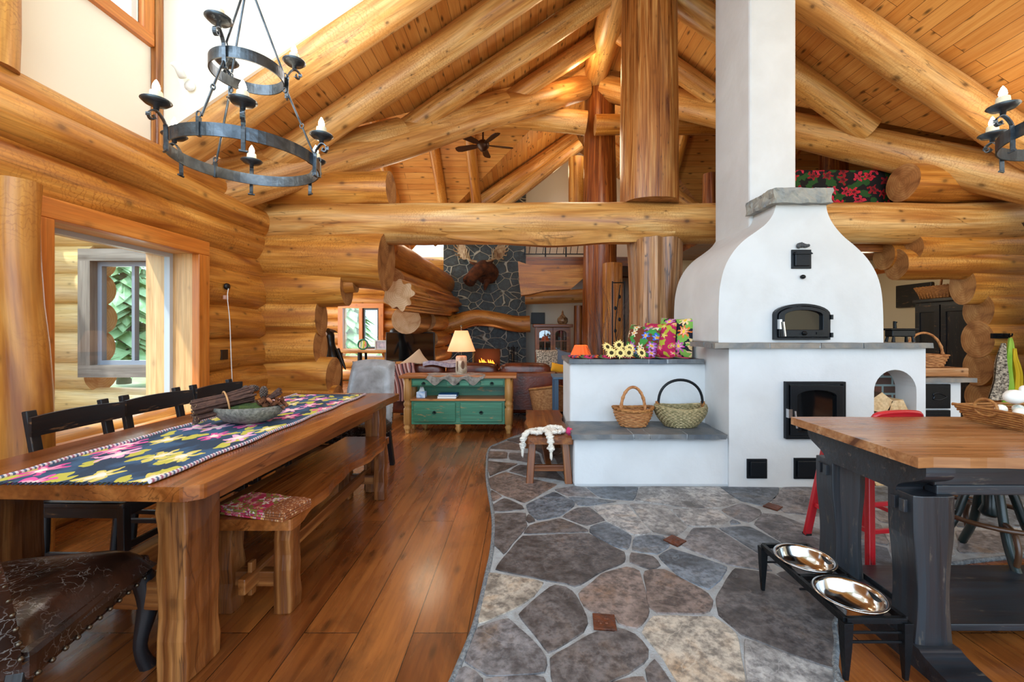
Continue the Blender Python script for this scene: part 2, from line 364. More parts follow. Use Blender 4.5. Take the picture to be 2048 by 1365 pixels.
vn = m.noise(m.map(m.gc, (2.2, 2.2, 2.2), (4, 4, 4)), 1, 5, 1.5); col = m.mix(m.ramp(vn, [(.49, 0.), (.5, .45), (.51, 0.)]), col, '#ffffff')
m.bump(m.math('ADD', n1, m.math('MULTIPLY', n2, .5)), .55, .012); M_flag = m.out(col, m.ramp(n2, [(.3, .42), (.7, .62)]))
M_grout = plain('pale_grout', '#a0a7ac', .85, bump=.5, bs=120, c2='#8d8f90', vs=14)
dk, br, gr, bl, lt, tn = (.135,.12,.115), (.21,.16,.135), (.21,.20,.20), (.15,.175,.20), (.33,.32,.30), (.36,.315,.25)
stones = [
 (br,[(277,78),(350,122),(290,158)]), (br,[(262,0),(377,-42),(542,7),(722,41),(500,168),(365,116),(278,66)]),
 (dk,[(288,180),(365,136),(485,186),(503,212),(292,226)]), (dk,[(299,242),(515,237),(505,290),(518,322),(478,375),(362,520),(300,455)]),
 (dk,[(524,250),(532,245),(578,290),(527,308),(514,282)]), (bl,[(514,182),(700,92),(838,162),(833,190),(738,255),(592,286),(534,232)]),
 (gr,[(705,78),(830,56),(908,64),(998,130),(792,120)]), (bl,[(797,130),(1010,142),(1125,156),(930,184),(862,184),(852,160)]),
 (bl,[(922,62),(1268,62),(1234,150),(1022,130)]), (dk,[(758,262),(860,202),(940,198),(1046,284),(920,322)]),
 (dk,[(537,322),(740,272),(928,352),(928,366),(496,376)]), (dk,[(492,392),(940,378),(1100,472),(1176,502),(1170,572),(1040,622),(840,740),(790,712),(620,686),(305,622),(370,534)]),
 (bl,[(944,332),(1050,298),(1221,392),(1196,486),(1100,458),(944,366)]), (lt,[(968,198),(1188,178),(1355,372),(1240,386),(1052,282)]),
 (lt,[(1208,172),(1456,192),(1596,330),(1520,396),(1372,368)]), (lt,[(1252,152),(1285,60),(1810,60),(1945,158),(1840,196),(1600,202),(1450,176)]),
 (lt,[(1503,212),(1806,214),(1876,290),(1826,318),(1612,326)]), (bl,[(1247,402),(1350,388),(1438,392),(1476,455),(1398,516),(1228,488)]),
 (dk,[(1217,504),(1370,532),(1421,593),(1345,621),(1212,573)]), (gr,[(1640,342),(1786,338),(2096,540),(2176,632),(1880,588),(1562,462),(1600,402)]),
 (bl,[(1492,478),(1866,602),(1816,690),(1740,760),(1532,656),(1408,532)]), (br,[(1312,634),(1440,619),(1738,784),(1771,832),(1746,906),(1402,916),(1348,878)]),
 (br,[(868,782),(1052,643),(1190,604),(1281,633),(1336,900),(1258,1021),(1124,986),(1120,935),(960,905),(904,868)]),
 (tn,[(262,644),(634,712),(558,806),(428,886),(193,990)]), (dk,[(464,922),(702,724),(788,744),(848,802),(926,980),(898,1046),(662,1190)]),
 (gr,[(184,1019),(398,954),(640,1212),(636,1326),(250,1341),(100,1250)]), (dk,[(674,1222),(1000,1044),(1115,1062),(1122,1014),(1248,1064),(1336,1162),(1326,1228),(1198,1326),(1050,1400),(694,1400),(690,1345)]),
 (tn,[(1368,940),(1772,940),(1926,1062),(1996,1500),(1600,1500),(1454,1230),(1294,1052)]),
 (dk,[(1920,614),(2181,654),(2400,775),(2632,955),(2585,1294),(2330,1206),(1970,1066),(1812,930),(1812,792)]),
 (lt,[(1984,1094),(2582,1320),(2560,1500),(2020,1500)]), (dk,[(1314,1302),(1378,1226),(1540,1500),(1380,1500)]),
 (gr,[(56,1304),(100,1280),(220,1362),(200,1500),(0,1500)]), (gr,[(240,1362),(630,1348),(680,1500),(225,1500)]), (br,[(700,1420),(1040,1420),(1300,1340),(1350,1500),(720,1500)]),
 (bl,[(1822,62),(2216,62),(2188,138),(2108,188),(1962,154)]), (gr,[(1832,215),(1963,173),(2094,217),(2090,250),(2008,302),(1900,264)]),
 (bl,[(1900,278),(1962,307),(1890,314)]), (bl,[(1812,338),(2024,332),(2200,427),(2400,560),(2300,636),(2200,588),(2106,528)]),
 (gr,[(2052,314),(2110,238),(2228,253),(2556,382),(2556,520),(2400,538),(2208,413)]), (gr,[(2244,62),(2775,62),(2795,288),(2500,257),(2254,233),(2174,163)]),
 (gr,[(2525,288),(2900,312),(2945,455),(2605,378)]), (bl,[(2800,62),(3320,62),(3320,190),(2828,200)]), (gr,[(2835,222),(3320,212),(3350,330),(2905,298)]),
 (bl,[(2605,402),(2955,478),(2990,640),(2750,690),(2580,560)]), (lt,[(2925,334),(3350,350),(3400,520),(3020,600)]),
 (gr,[(2200,650),(2580,590),(2740,710),(2660,940),(2440,780)]), (bl,[(3340,62),(3900,62),(3900,330),(3420,330),(3340,200)]), (gr,[(3420,360),(3900,360),(3900,500),(3440,510)]),
 (br,[z7(282,48),z7(380,13),z7(466,38),z7(440,58)]), (br,[z7(278,63),z7(372,65),z7(376,98),z7(275,98)]), (dk,[z7(388,70),z7(528,75),z7(548,128),z7(390,103)]),
 (br,[z7(276,110),z7(428,124),z7(292,184)]), (dk,[z7(385,160),z7(440,128),z7(600,150),z7(660,210),z7(560,193),z7(480,186)]),
 (dk,[z7(374,8),z7(480,-22),z7(640,-30),z7(640,60),z7(560,120),z7(540,70),z7(474,34)]), (br,[z7(600,80),z7(760,60),z7(760,190),z7(660,190)])]
mb = MB()
for k, (c, poly) in enumerate(stones):
    pts = [fl(*p) for p in poly]; cen = sum(pts, V())/len(pts); ins=[]
    # soften each outline a little
    dense=[]
    n = len(pts)
    for i in range(n):
        a, b = pts[i], pts[(i+1) % n]; q = max(1, int((b-a).length/.035))
        for j in range(q):
            p = a.lerp(b, j/q)
            if j: p += V((noise.noise(p*7), noise.noise(p*7+V((5,5,5))), 0))*.012
            dense.append(p)
    n = len(dense)
    sm_ = [dense[i]*.7+(dense[i-1]+dense[(i+1) % n])*.15 for i in range(n)]
    lo = [p-(cen-p).normalized()*.009 for p in sm_]; hi = [p-(cen-p).normalized()*.005 for p in sm_]
    ro = V((k*1.7 % 9, k*2.3 % 7, k)); f_ = random.uniform(.9, 1.12); c = tuple(q*f_ for q in c)
    vs = [V((p.x, p.y, .008)) for p in lo]+[V((p.x, p.y, .0145)) for p in hi]
    mb.add(vs, [(i, (i+1) % n, n+(i+1) % n, n+i) for i in range(n)]+[tuple(range(n, 2*n))], [v+ro for v in vs], tuple(q*(1.32 if c[0] < .25 else 1.5)*w for q, w in zip(c, (.97, 1.0, 1.06))), False)
bord = [(250+12,-110),(248,-60),(250,0),(265,100),(283,200),(293,300),(289,420),(275,530),(253,630),(230,740),(200,870),(168,990),(130,1100),(76,1230),(20,1365),(-40,1500)]
bp = [fl(*z7(560,-60)), fl(*z7(420,-14)), fl(*z7(340,20)), fl(*z7(288,50))]+[fl(*b) for b in bord[1:]]
rb = [V((1.17,1.35,0)), V((1.17,1.57,0)), V((1.30,1.757,0)), V((1.42,1.915,0)), V((1.75,2.1,0)), V((2.3,2.336,0)), V((2.88,2.44,0)), V((4.6,2.55,0)), V((4.6,4.7,0)), V((.3,4.9,0))]
bs_ = smooth_pts(bp, 4)+rb
gmb = MB(); n = len(bs_)
gmb.add([V((p.x, p.y, .003)) for p in bs_]+[V((p.x, p.y, .0095)) for p in bs_], [(i, (i+1) % n, n+(i+1) % n, n+i) for i in range(n)]+[tuple(range(n, 2*n))], None, (1,1,1), False)
fs_ = struct('floor', gmb, M_grout); link('flagstones', mb, M_flag, fs_)
eb = MB()
for seq in (smooth_pts(bp, 4), smooth_pts([V((1.17,1.3,0))]+rb[1:7], 3)): eb.tube([V((p.x, p.y, .006)) for p in seq], .014, 6)
link('pebble_edging', eb, plain('pebble_edging', '#8f9496', .7, bump=.8, bs=160, c2='#5d6670', vs=60), fs_)
M_copper = plain('copper_relief_tile', '#6e3a20', .45, .3, bump=.6, bs=70, c2='#4a281a', vs=20)
for (ax, ay, qx, qy) in ((1040,985,.052,.046), (1515,430,.05,.05), (2175,197,.05,.05)):
    c = fl(ax, ay); t = MB(); Mz = Matrix.Rotation(R(-6 if ay > 600 else 38), 3, 'Z'); t.box((c.x, c.y, .016), (.098, .098, .01), Mz)
    if ay > 300:
        for i in range(7): t.blob((c.x+random.uniform(-.024,.024), c.y+random.uniform(-.016,.016), .021), (.009,.006,.004), 8, 5)
    link('copper_accent_tile', t, M_copper, fs_, None, .002)
# ================================================================ shell
SL = .68
def rz(x): return 6.19-SL*abs(x-1.3)
# log wall on the left, window opening Y 2.66..3.86, Z .55..2.06
XL = -3.0
mb = MB()
rows = [(-.05,.27),(.27,.58),(.58,.89),(.89,1.215),(1.215,1.55),(1.55,1.97),(2.12,2.47),(2.44,2.70),(2.66,2.90)]
for i, (z0, z1) in enumerate(rows):
    r = (z1-z0)/2*1.13; z = (z0+z1)/2; xo = {6: .0, 7: .05, 8: -.05}.get(i, 0); xc = XL-r+xo
    if z < .5 or z > 2.1: log(mb, (xc, -2.6, z), (xc, 5.4, z), r, r*1.03, jit=.06)
    else:
        log(mb, (xc, -2.6, z), (xc, 2.5, z), r); log(mb, (xc, 3.93, z), (xc, 5.4, z), r*1.02)
log(mb, (XL-.2, 3.93, 2.04), (XL-.2, 5.4, 2.04), .17)
for a in ((-2.6, 2.5), (3.95, 5.0)): mb.bb(-3.32, -3.2, a[0], a[1], 0, 2.2)
struct('wall_left', mb, [M_log, M_end])
# partition log wall, left stub; log ends seen at the doorway
YP = 4.95
mb = MB()
prow = [(-.12,.24,-2.2),(.24,.58,-2.25),(.58,.93,-2.30),(.93,1.28,-2.46),(1.28,1.63,-2.45),(1.63,2.02,-2.14)]
for z0, z1, xe in prow:
    r = (z1-z0)/2*1.12; log(mb, (-3.9, YP+.23, (z0+z1)/2), (xe, YP+.23, (z0+z1)/2), .23, .225, el=r/.225)
log(mb, (-3.9, YP+.24, 2.25), (-1.66, YP+.26, 2.15), .25, .36, n=28, jit=.09)
log(mb, (-4.0, YP+.23, 3.02), (-1.60, YP+.23, 3.02), .215, .215)
log(mb, (-2.5, YP+.2, 1.78), (-2.02, YP+.2, 1.86), .09, .10)
struct('wall_partition_left', mb, [M_log, M_end])
# right stub
mb = MB()
rr = [(2.88,3.33,4.63),(1.96,2.47,4.58),(1.70,1.99,5.36),(1.37,1.72,5.55),(1.01,1.38,5.54),(.69,1.02,5.55),(.28,.70,5.62),(-.1,.30,5.55)]
for z0, z1, xs in rr:
    r = (z1-z0)/2*1.08
    if z0 == 1.96:
        log(mb, (xs+.12, YP+.2, 2.3), (6.9, YP+.2, 2.3), .17); log(mb, (xs, YP+.26, 2.11), (6.9, YP+.26, 2.11), .19, jit=.1); log(mb, (xs-.02, YP+.42, 2.24), (6.9, YP+.42, 2.26), .17)
    else: log(mb, (xs, YP+.23, (z0+z1)/2), (6.9, YP+.23, (z0+z1)/2), .225, el=r/.225)
struct('wall_partition_right', mb, [M_log, M_end])
# white wall above the logs with the high window, dormer cheek and ceiling
mb = MB(); X0 = -3.18
mb.bb(X0-.1, X0, -2.6, 2.72, 2.8, 4.95); mb.bb(X0-.1, X0, 3.52, 3.78, 2.8, 4.95); mb.bb(X0-.14, X0-.02, 3.78, 4.62, 2.8, 3.12); mb.bb(X0-.1, X0, 2.72, 3.52, 2.8, 3.80); mb.bb(X0-.1, X0, 2.72, 3.52, 4.6, 4.95)
struct('wall_left_upper', mb, M_wall)
mb = MB(); mb.prism([(X0, 2.8), (X0, 4.95), (-.4, 4.95), (-.4, rz(-.4)-.16), (X0, rz(X0)-.16)], 3.70, 3.78, 'y'); struct('wall_dormer_cheek', mb, M_wall)
mb = MB(); mb.bb(-3.3, -.3, -2.6, 3.78, 4.95, 5.05); struct('ceiling_dormer', mb, M_wall)
# high window
def frame_mb(axis, pos, a0, a1, z0, z1, wd, th, mull=()):
    m_ = MB()
    def b(p0, p1, q0, q1):
        if axis == 'x': m_.bb(pos-th/2, pos+th/2, p0, p1, q0, q1)
        else: m_.bb(p0, p1, pos-th/2, pos+th/2, q0, q1)
    b(a0, a1, z1-wd, z1); b(a0, a1, z0, z0+wd); b(a0, a0+wd, z0+wd, z1-wd); b(a1-wd, a1, z0+wd, z1-wd)
    for q in mull: b(q-wd*.35, q+wd*.35, z0+wd, z1-wd)
    return m_
win = struct('window_2', frame_mb('x', X0+.02, 2.62, 3.62, 3.72, 4.7, .10, .05), M_trim)
link('sash', frame_mb('x', X0-.04, 2.72, 3.52, 3.80, 4.6, .05, .05, (3.1,)), plain('white_sash', '#e8e8e6', .4), win)
g_ = MB(); g_.bb(X0-.045, X0-.04, 2.74, 3.5, 3.82, 4.58); link('glass', g_, M_glass, win)
# large window beside the table
win = struct('window_1', frame_mb('x', XL+.03, 2.54, 3.99, .44, 2.13, .13, .07), M_trim, .006)
jm = MB()
jm.bb(-3.42, -3.0, 3.86, 3.91, .5, 2.06); jm.bb(-3.42, -3.0, 2.62, 2.67, .5, 2.06); jm.bb(-3.42, -3.0, 2.62, 3.9, 2.0, 2.05); jm.bb(-3.42, -3.0, 2.62, 3.9, .5, .56)
link('jamb', jm, M_trimp, win)
link('sash', frame_mb('x', -3.2, 2.66, 3.87, .56, 2.01, .045, .05), plain('grey_sash', '#b9bcc0', .4), win)
g_ = MB(); g_.bb(-3.203, -3.197, 2.7, 3.83, .6, 1.97); link('glass', g_, M_glass, win)
# trims
t_ = MB(); t_.bb(X0, X0+.06, 3.63, 3.70, 2.85, 4.95); struct('trim_1', t_, M_cedar, .01)
t_ = MB(); log(t_, (X0+.07, 2.50, 2.86), (X0+.07, 2.50, 4.95), .10, jit=.03); struct('trim_2', t_, [M_log, M_end])
# ceilings
def ceil(name, poly, along='y', th=.08):
    vs = [V(p) for p in poly]; n = len(vs); nrm = (vs[1]-vs[0]).cross(vs[2]-vs[0]).normalized()
    if nrm.z < 0: nrm = -nrm
    def g(p):
        a = V((0,1,0)) if along == 'y' else V((1,0,0)); b = nrm.cross(a); return V((p.dot(a), p.dot(b), 0))
    mb = MB(); mb.add(vs, [tuple(range(n))], [g(p) for p in vs], (1,1,1), False)
    up = [p+nrm*th for p in vs]; mb.add(vs+up, [tuple(range(n, 2*n))]+[(i, (i+1) % n, n+(i+1) % n, n+i) for i in range(n)], None, (1,1,1), False)
    return struct(name, mb, M_ceil)
def on(x, y): return (x, y, rz(x))
YR = 7.85; YE0 = 4.53; YE1 = 11.17
ceil('ceiling_main_left', [on(1.3,-2.6), on(-.4,-2.6), on(-.4,3.80), on(-3.2,3.80), on(-3.2,YE0), on(1.3,YR)])
ceil('ceiling_main_right', [on(1.3,-2.6), on(5.8,-2.6), on(5.8,YE0), on(1.3,YR)])
ceil('ceiling_far_left', [on(1.3,YR), on(-1.6, YR+2.9*.738), on(-1.6,12.0), on(1.3,12.0)])
ceil('ceiling_far_right', [on(1.3,YR), on(5.8,YE1), on(5.8,12.0), on(1.3,12.0)])
ze = rz(-3.2)
ceil('ceiling_wing_left_near', [(1.3,YR,6.19), on(-3.2,YE0), (-7,YE0,ze), (-7,YR,6.19)], 'x')
ceil('ceiling_wing_left_far', [(1.3,YR,6.19), (-7,YR,6.19), (-7,YE1,ze), (-3.2,YE1,ze)], 'x')
ceil('ceiling_wing_right_near', [(1.3,YR,6.19), (5.8,YE0,ze), (9.6,YE0,ze), (9.6,YR,6.19)], 'x')
ceil('ceiling_wing_right_far', [(1.3,YR,6.19), (9.6,YR,6.19), (9.6,YE1,ze), (5.8,YE1,ze)], 'x')
# far wall: logs on the left up to the eave, white gable above
YF = 11.0
mb = MB()
for i in range(10):
    z = .16+i*.32; r = .18
    if .75 < z < 1.95: log(mb, (-7, YF+.1, z), (-4.66, YF+.1, z), r, seg=.6); log(mb, (-3.62, YF+.1, z), (-2.0, YF+.1, z), r, seg=.6)
    else: log(mb, (-7, YF+.1, z), (-2.0, YF+.1, z), r, seg=.6)
mb.bb(-7, -4.7, YF+.1, YF+.2, 0, 3.2); mb.bb(-3.6, -1.9, YF+.1, YF+.2, 0, 3.2)
struct('wall_far_left', mb, [M_log, M_end])
mb = MB(); mb.prism([(-2.0, 0), (7.2, 0), (7.2, 3.1), (5.8, 3.1), (1.3, 6.2), (-2.0, rz(-2.0))], 11.3, 11.4, 'y'); struct('wall_far_gable', mb, M_wall)
mb = MB(); mb.bb(-7, -2.0, 11.2, 11.3, 3.1, 3.5); struct('wall_far_plate', mb, M_wall)
win = struct('window_3', frame_mb('y', YF-.1, -4.72, -3.56, .72, 2.0, .12, .08, (-4.14,)), M_trim)
link('sash', frame_mb('y', YF-.06, -4.1, -3.68, .84, 1.88, .05, .05), plain('dark_sash', '#3a4040', .4), win)
g_ = MB(); g_.bb(-4.6, -3.68, YF-.06, YF-.055, .84, 1.88); link('glass', g_, M_glass, win)
# wall on the right
mb = MB(); mb.bb(6.9, 7.0, -2.6, 11.4, 0, 3.2); struct('wall_right', mb, M_wallw)
mb = MB(); mb.prism([(YE0, 2.7), (YE1, 2.7), (YE1, ze), (YR, 6.2), (YE0, ze)], 9.5, 9.6, 'x'); struct('wall_loft_gable', mb, M_trim)
mb = MB(); mb.bb(6.9, 9.6, 4.5, 11.4, 2.66, 2.76); struct('floor_loft', mb, M_cedarD)
mb = MB(); mb.bb(5.8, 5.9, -2.6, 4.6, 0, .5); mb.bb(5.8, 5.9, 2.9, 4.6, 0, 3.1); mb.bb(5.8, 5.9, -2.6, -.2, 0, 3.1); mb.bb(5.8, 5.9, -2.6, 4.6, 2.6, 3.1); struct('wall_kitchen_right', mb, M_wallw)
# kitchen nook behind the right opening
mb = MB(); mb.bb(2.6, 6.3, 7.6, 7.7, 0, 2.6); struct('wall_nook', mb, M_wallw)
mb = MB(); mb.bb(6.3, 6.4, 5.42, 7.7, 0, 2.6); struct('wall_nook_side', mb, M_wallw)
mb = MB(); mb.bb(2.55, 6.9, 5.4, 7.7, 2.56, 2.66); mb.bb(2.55, 6.9, 5.38, 5.46, 2.3, 2.66); struct('ceiling_nook', mb, M_cedarD)
t_ = MB(); t_.bb(6.25, 6.3, 5.42, 7.6, 2.30, 2.40); struct('trim_3', t_, M_trim)
# outdoors: the wing's outer log wall with a grey window, ground
mb = MB()
for i in range(8):
    z0 = -.1+i*.345; z = z0+.17; r = .195
    if .72 < z < 2.2: log(mb, (-5.95, YP+.22, z), (-5.12, YP+.22, z), r); log(mb, (-4.02, YP+.22, z), (-3.3, YP+.22, z), r)
    else: log(mb, (-5.95, YP+.22, z), (-3.3, YP+.22, z), r)
    log(mb, (-5.82, 3.5, z-.17), (-5.82, 5.6, z-.17), .195)
log(mb, (-5.82, 3.5, 2.68), (-5.82, 5.6, 2.68), .195)
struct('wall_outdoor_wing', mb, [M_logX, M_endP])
win = struct('window_4', frame_mb('y', YP+.02, -5.14, -4.0, .76, 2.25, .14, .12), M_greytrim)
link('sash', frame_mb('y', YP+.08, -5.0, -4.14, .90, 2.11, .05, .06, (-4.58,)), plain('steel_blue_sash', '#8d95a2', .4), win)
g_ = MB(); g_.bb(-4.98, -4.16, YP+.08, YP+.085, .92, 2.09); link('glass', g_, M_glass, win)
mb = MB(); mb.grid(lambda u, v: (-60+120*u, -20+90*v, -.35+.25*noise.noise(V((u*30, v*25, 0)))-.1), 60, 50)
dk_ = MB(); dk_.bb(-6.6, -3.45, -1.5, 4.7, -.12, -.02)
struct('deck_outside', dk_, plain('pale_sunlit_deck', '#c8beb0', .8, c2='#b4a894', vs=6))
struct('ground_outside', mb, plain('sunlit_grass', '#7f8f4c', .9, c2='#a8a883', vs=.8))
# ================================================================ timber frame
def beam(name, label, cat, logs, mats=None, **k):
    mb = MB()
    for a in logs: log(mb, *a[0], **a[1])
    return one(name, label, cat, mb, mats or [M_logB, M_end], **k)
# great cross beam
mb = MB(); log(mb, (-3.6, YP+.25, 2.60), (6.9, YP+.25, 2.615), .245, .25, n=36, jit=.06, seg=.14, wob=.015)
# torn lower flap of the beam
def flap(u, v):
    x = -.95+u*2.75; e = sin(pi*u)**.6; return (x, YP+.03+.06*v+.03*noise.noise(V((x*2, v, 0))), 2.47-.11*v*e-.05*noise.noise(V((x*1.5, 3, 0)))*e-v*.04)
mb.grid(flap, 40, 6, g=lambda u, v: (u*2.75, v*.1, 0))
mb.grid(lambda u, v: (lambda p: (p[0], p[1]+.16*v, p[2]+.01))(flap(u, 1)), 40, 3, g=lambda u, v: (u*2.75, v*.1, 3))
one('log_cross_beam', 'massive peeled log beam crossing the whole room above the stone bench and oven', 'beam', mb, [M_logB, M_end])
# posts
M_trunkw = wood('weathered_trunk', '#6a4226', '#b07e52', '#d6ac80', 16., .38, .5, .6, crack=1., kc='#2e180c')
def post(name, label, x, y, z0, z1, r0, r1, mat, flute=.1, n=40, lean=0, el=1.0, flare=0):
    mb = MB(); m = max(4, int((z1-z0)/.12)); pts=[]; sd = random.random()*30; vs=[]; gs=[]; ks=[]
    for i in range(m+1):
        u = i/m; z = z0+(z1-z0)*u; r = r0+(r1-r0)*u+flare*max(0, 1-u*2.2)**2
        for k in range(n):
            a = 2*pi*k/n; q = r*(1+flute*noise.noise(V((cos(a)*1.6+sd, sin(a)*1.6, z*.35)))+flute*.5*noise.noise(V((cos(a)*4.5+sd, sin(a)*4.5, z*.5))))
            vs.append(V((x+lean*(u-.5)+cos(a)*q, y+sin(a)*q*el, z))); gs.append(V((z, cos(a)*r*1.4, sin(a)*r*1.4))+V((sd, 0, 0))); ks.append(V((z, abs(a-pi)*r, 0)))
    mb.add(vs, [(i*n+k, i*n+(k+1) % n, (i+1)*n+(k+1) % n, (i+1)*n+k) for i in range(m) for k in range(n)], gs, ks=ks)
    mb.add(vs[:n], [tuple(range(n-1, -1, -1))], gs[:n], sm=False, mi=1); mb.add(vs[-n:], [tuple(range(n))], gs[-n:], sm=False, mi=1)
    return one(name, label, 'post', mb, [mat, M_end])
post('cedar_post', 'broad cedar trunk post standing on the cross beam left of the white chimney', 1.55, 5.2, 2.84, 5.9, .345, .315, M_cedar, .06)
post('cedar_post', 'gnarled fluted cedar trunk post under the cross beam behind the cushions', 1.62, 5.2, 0, 2.38, .33, .345, M_trunkw, .30, flare=.12, n=72)
post('cedar_post', 'tall reddish cedar post rising to the ridge behind the thick trunk post', 1.44, 7.9, 0, 5.75, .34, .27, M_cedarD, .12)
post('log_post', 'short pale peeled log standing between the two cedar trunks', 1.42, 6.7, 0, 2.36, .165, .15, M_log, .03)
post('log_post', 'tall narrow peeled post against the far stone chimney, left side', XX(878, 10.0), 10.0, 0, 2.28, .14, .12, M_log, .08)
post('log_post', 'square topped post carrying the roof beam left of the reddish cedar post', XX(1153, 9), 9.0, 3.2, 4.95, .17, .17, M_log, .05, n=16)
mb = MB(); log(mb, (-2.82, 2.40, 0), (-2.84, 2.38, 2.14), .115, .10, jit=.14, wob=.02); one('log_post', 'knotty peeled log post at the near side of the big window', 'post', mb, [M_log, M_end])
# ridge, valleys, rafters
beam('ridge_log', 'ridge log under the roof peak, ending over the reddish cedar post', 'beam', [(((1.3, 2.2, 5.93), (1.32, YR+.05, 5.93), .2, .22), {'n': 26})])
def vz(x): return rz(x)-.33
beam('valley_log', 'long valley log rising right from the left wall corner, rafters seated on it', 'beam', [(((-3.5, YE0-.2, vz(-3.5)), (1.1, YR-.12, vz(1.1)+.0), .235, .21), {'n': 26})])
beam('valley_log', 'long valley log descending right behind the white chimney, rafters seated on it', 'beam', [(((1.5, YR-.12, vz(1.5)), (6.1, YE0-.2, vz(6.1)), .21, .235), {'n': 26})])
mb = MB(); log(mb, (-3.3, YE0-.02, vz(-3.3)+.1), (-1.62, YE0+1.2, vz(-1.62)+.06), .24, .22); one('saddle_log', 'notched saddle log lying on the left valley log between the first two rafters', 'beam', mb, [M_logB, M_end])
mb = MB(); log(mb, (-1.35, YE0+1.37, vz(-1.35)+.09), (-.3, YE0+2.14, vz(-.3)+.09), .22, .2); one('saddle_log', 'notched saddle log on the left valley log between second and third rafters', 'beam', mb, [M_logB, M_end])
def rafter(side, Y, xlow, r, label, xtop=1.3):
    d = V((side, 0, SL)).normalized(); s_ = -1 if side > 0 else 1
    a = V((xlow, Y, rz(xlow)-r*1.28)); b = V((xtop, Y, rz(xtop)-r*1.28))
    mb = MB(); log(mb, a, b, r*.97, r, n=24, cuts=((0, -.3, 1) if False else None, None)); return one('log_rafter', label, 'rafter', mb, [M_logB, M_end], group='sloping log rafters under the roof')
rafter(1, 3.90, -3.25, .175, 'nearest left rafter, running along the edge of the white dormer wall')
rafter(1, 4.78, -2.95, .165, 'left rafter second from the camera, its foot near the wall corner')
rafter(1, 5.78, -1.62, .155, 'left rafter third from the camera with a rounded foot on the valley log')
rafter(1, 6.78, -.34, .14, 'left rafter fourth from the camera, short with a long dark crack')
rafter(1, 7.65, .45, .12, 'shortest left rafter close to the roof peak')
rafter(-1, 4.46, 5.75, .185, 'largest right rafter, sloping down to the right hand chandelier')
rafter(-1, 5.42, 4.42, .165, 'right rafter ending just right of the white chimney on the valley log')
rafter(-1, 6.5, 2.95, .15, 'right rafter glimpsed left of the white chimney on the valley log')
# far roof trusses
mb = MB(); a = P(1150, 275, 10.2); b = P(860, 480, 10.2); log(mb, a, b, .17, .2); one('truss_log', 'thick log truss leg sloping down left in front of the far chimney', 'beam', mb, [M_logB, M_end])
mb = MB(); a = P(1160, 290, 9.3); b = P(925, 470, 9.3); log(mb, a, b, .12, .13); one('truss_log', 'thinner inner truss leg sloping down left under the far gable', 'beam', mb, [M_logB, M_end])
mb = MB(); a = P(1215, 290, 9.3); b = P(1420, 440, 9.3); log(mb, a, b, .14, .15); one('truss_log', 'truss leg sloping down right behind the thick trunk post', 'beam', mb, [M_logB, M_end])
mb = MB(); log(mb, P(995, 232, 7.6), P(1172, 246, 7.6), .19, .2); one('tie_log', 'level tie log meeting the reddish cedar post below the ridge', 'beam', mb, [M_logB, M_end])
mb = MB(); log(mb, P(1190, 250, 7.4), P(1440, 250, 7.4), .17, .16); one('tie_log', 'level tie log running right from the reddish post behind the trunk post', 'beam', mb, [M_log, M_end])
mb = MB(); log(mb, P(1030, 212, 8.2), P(1160, 160, 8.2), .16, .15); one('tie_log', 'short sloping log just under the left side of the roof peak', 'beam', mb, [M_logB, M_end])
# wing rafters beyond, on the far slope
def wz(y): return 6.19-.8916*abs(y-YR)
for px, lab, x in ((790, 'leftmost of the far rafters below the left valley log', -2.95), (892, 'far rafter just left of the ceiling fan', -1.85), (958, 'far rafter behind the ceiling fan blades', -1.08)):
    mb = MB(); log(mb, (x, YR+.3, wz(YR+.3)-.17), (x, YE1-.2, wz(YE1-.2)-.17), .115, .12, n=16); one('log_rafter', lab, 'rafter', mb, [M_log, M_end], group='rafters of the far roof slope')
for px, lab, x in ((1300, 'far rafter seen over the loft shawl', 3.3), (1400, 'far rafter right of the shawl near the stacked logs', 4.7)):
    mb = MB(); log(mb, (x, YR+.3, wz(YR+.3)-.17), (x, YE1-.2, wz(YE1-.2)-.17), .11, .12, n=16); one('log_rafter', lab, 'rafter', mb, [M_log, M_end], group='rafters of the far roof slope')
# logs running back into the living room at the left
mb = MB(); c = P(797, 590, 6.0)
vs=[]; n=56
for k in range(n):
    a = 2*pi*k/n; q = .205*(1+.13*sin(a*9+1)*(1 if cos(a) > -.5 else .3)+.08*sin(a*4)); vs.append((cos(a)*q, sin(a)*q))
L = 4.6; pts = []
mb.add([V((c.x+p[0], c.y, c.z+p[1])) for p in vs]+[V((c.x, c.y, c.z))], [((k+1) % n, k, n) for k in range(n)], [V((0, p[0], p[1])) for p in vs]+[V((0,0,0))], sm=False, mi=1)
ring = []
for i in range(9):
    u = i/8; ring += [V((c.x+p[0]*(1+.15*u), c.y+L*u, c.z+p[1]*(1+.15*u)+.12*u)) for p in vs]
mb.add(ring, [(i*n+k, i*n+(k+1) % n, (i+1)*n+(k+1) % n, (i+1)*n+k) for i in range(8) for k in range(n)], [V((p.y, p.x-c.x, p.z-c.z)) for p in ring])
one('fluted_log', 'pale fluted log end pointing at the camera over the television', 'beam', mb, [M_log, M_endP])
mb = MB(); log(mb, P(812, 640, 7.6), P(812, 640, 7.6)+V((0, 3.3, .1)), .26, .27); one('stub_log', 'round cut log end just above the television', 'beam', mb, [M_log, M_endP])
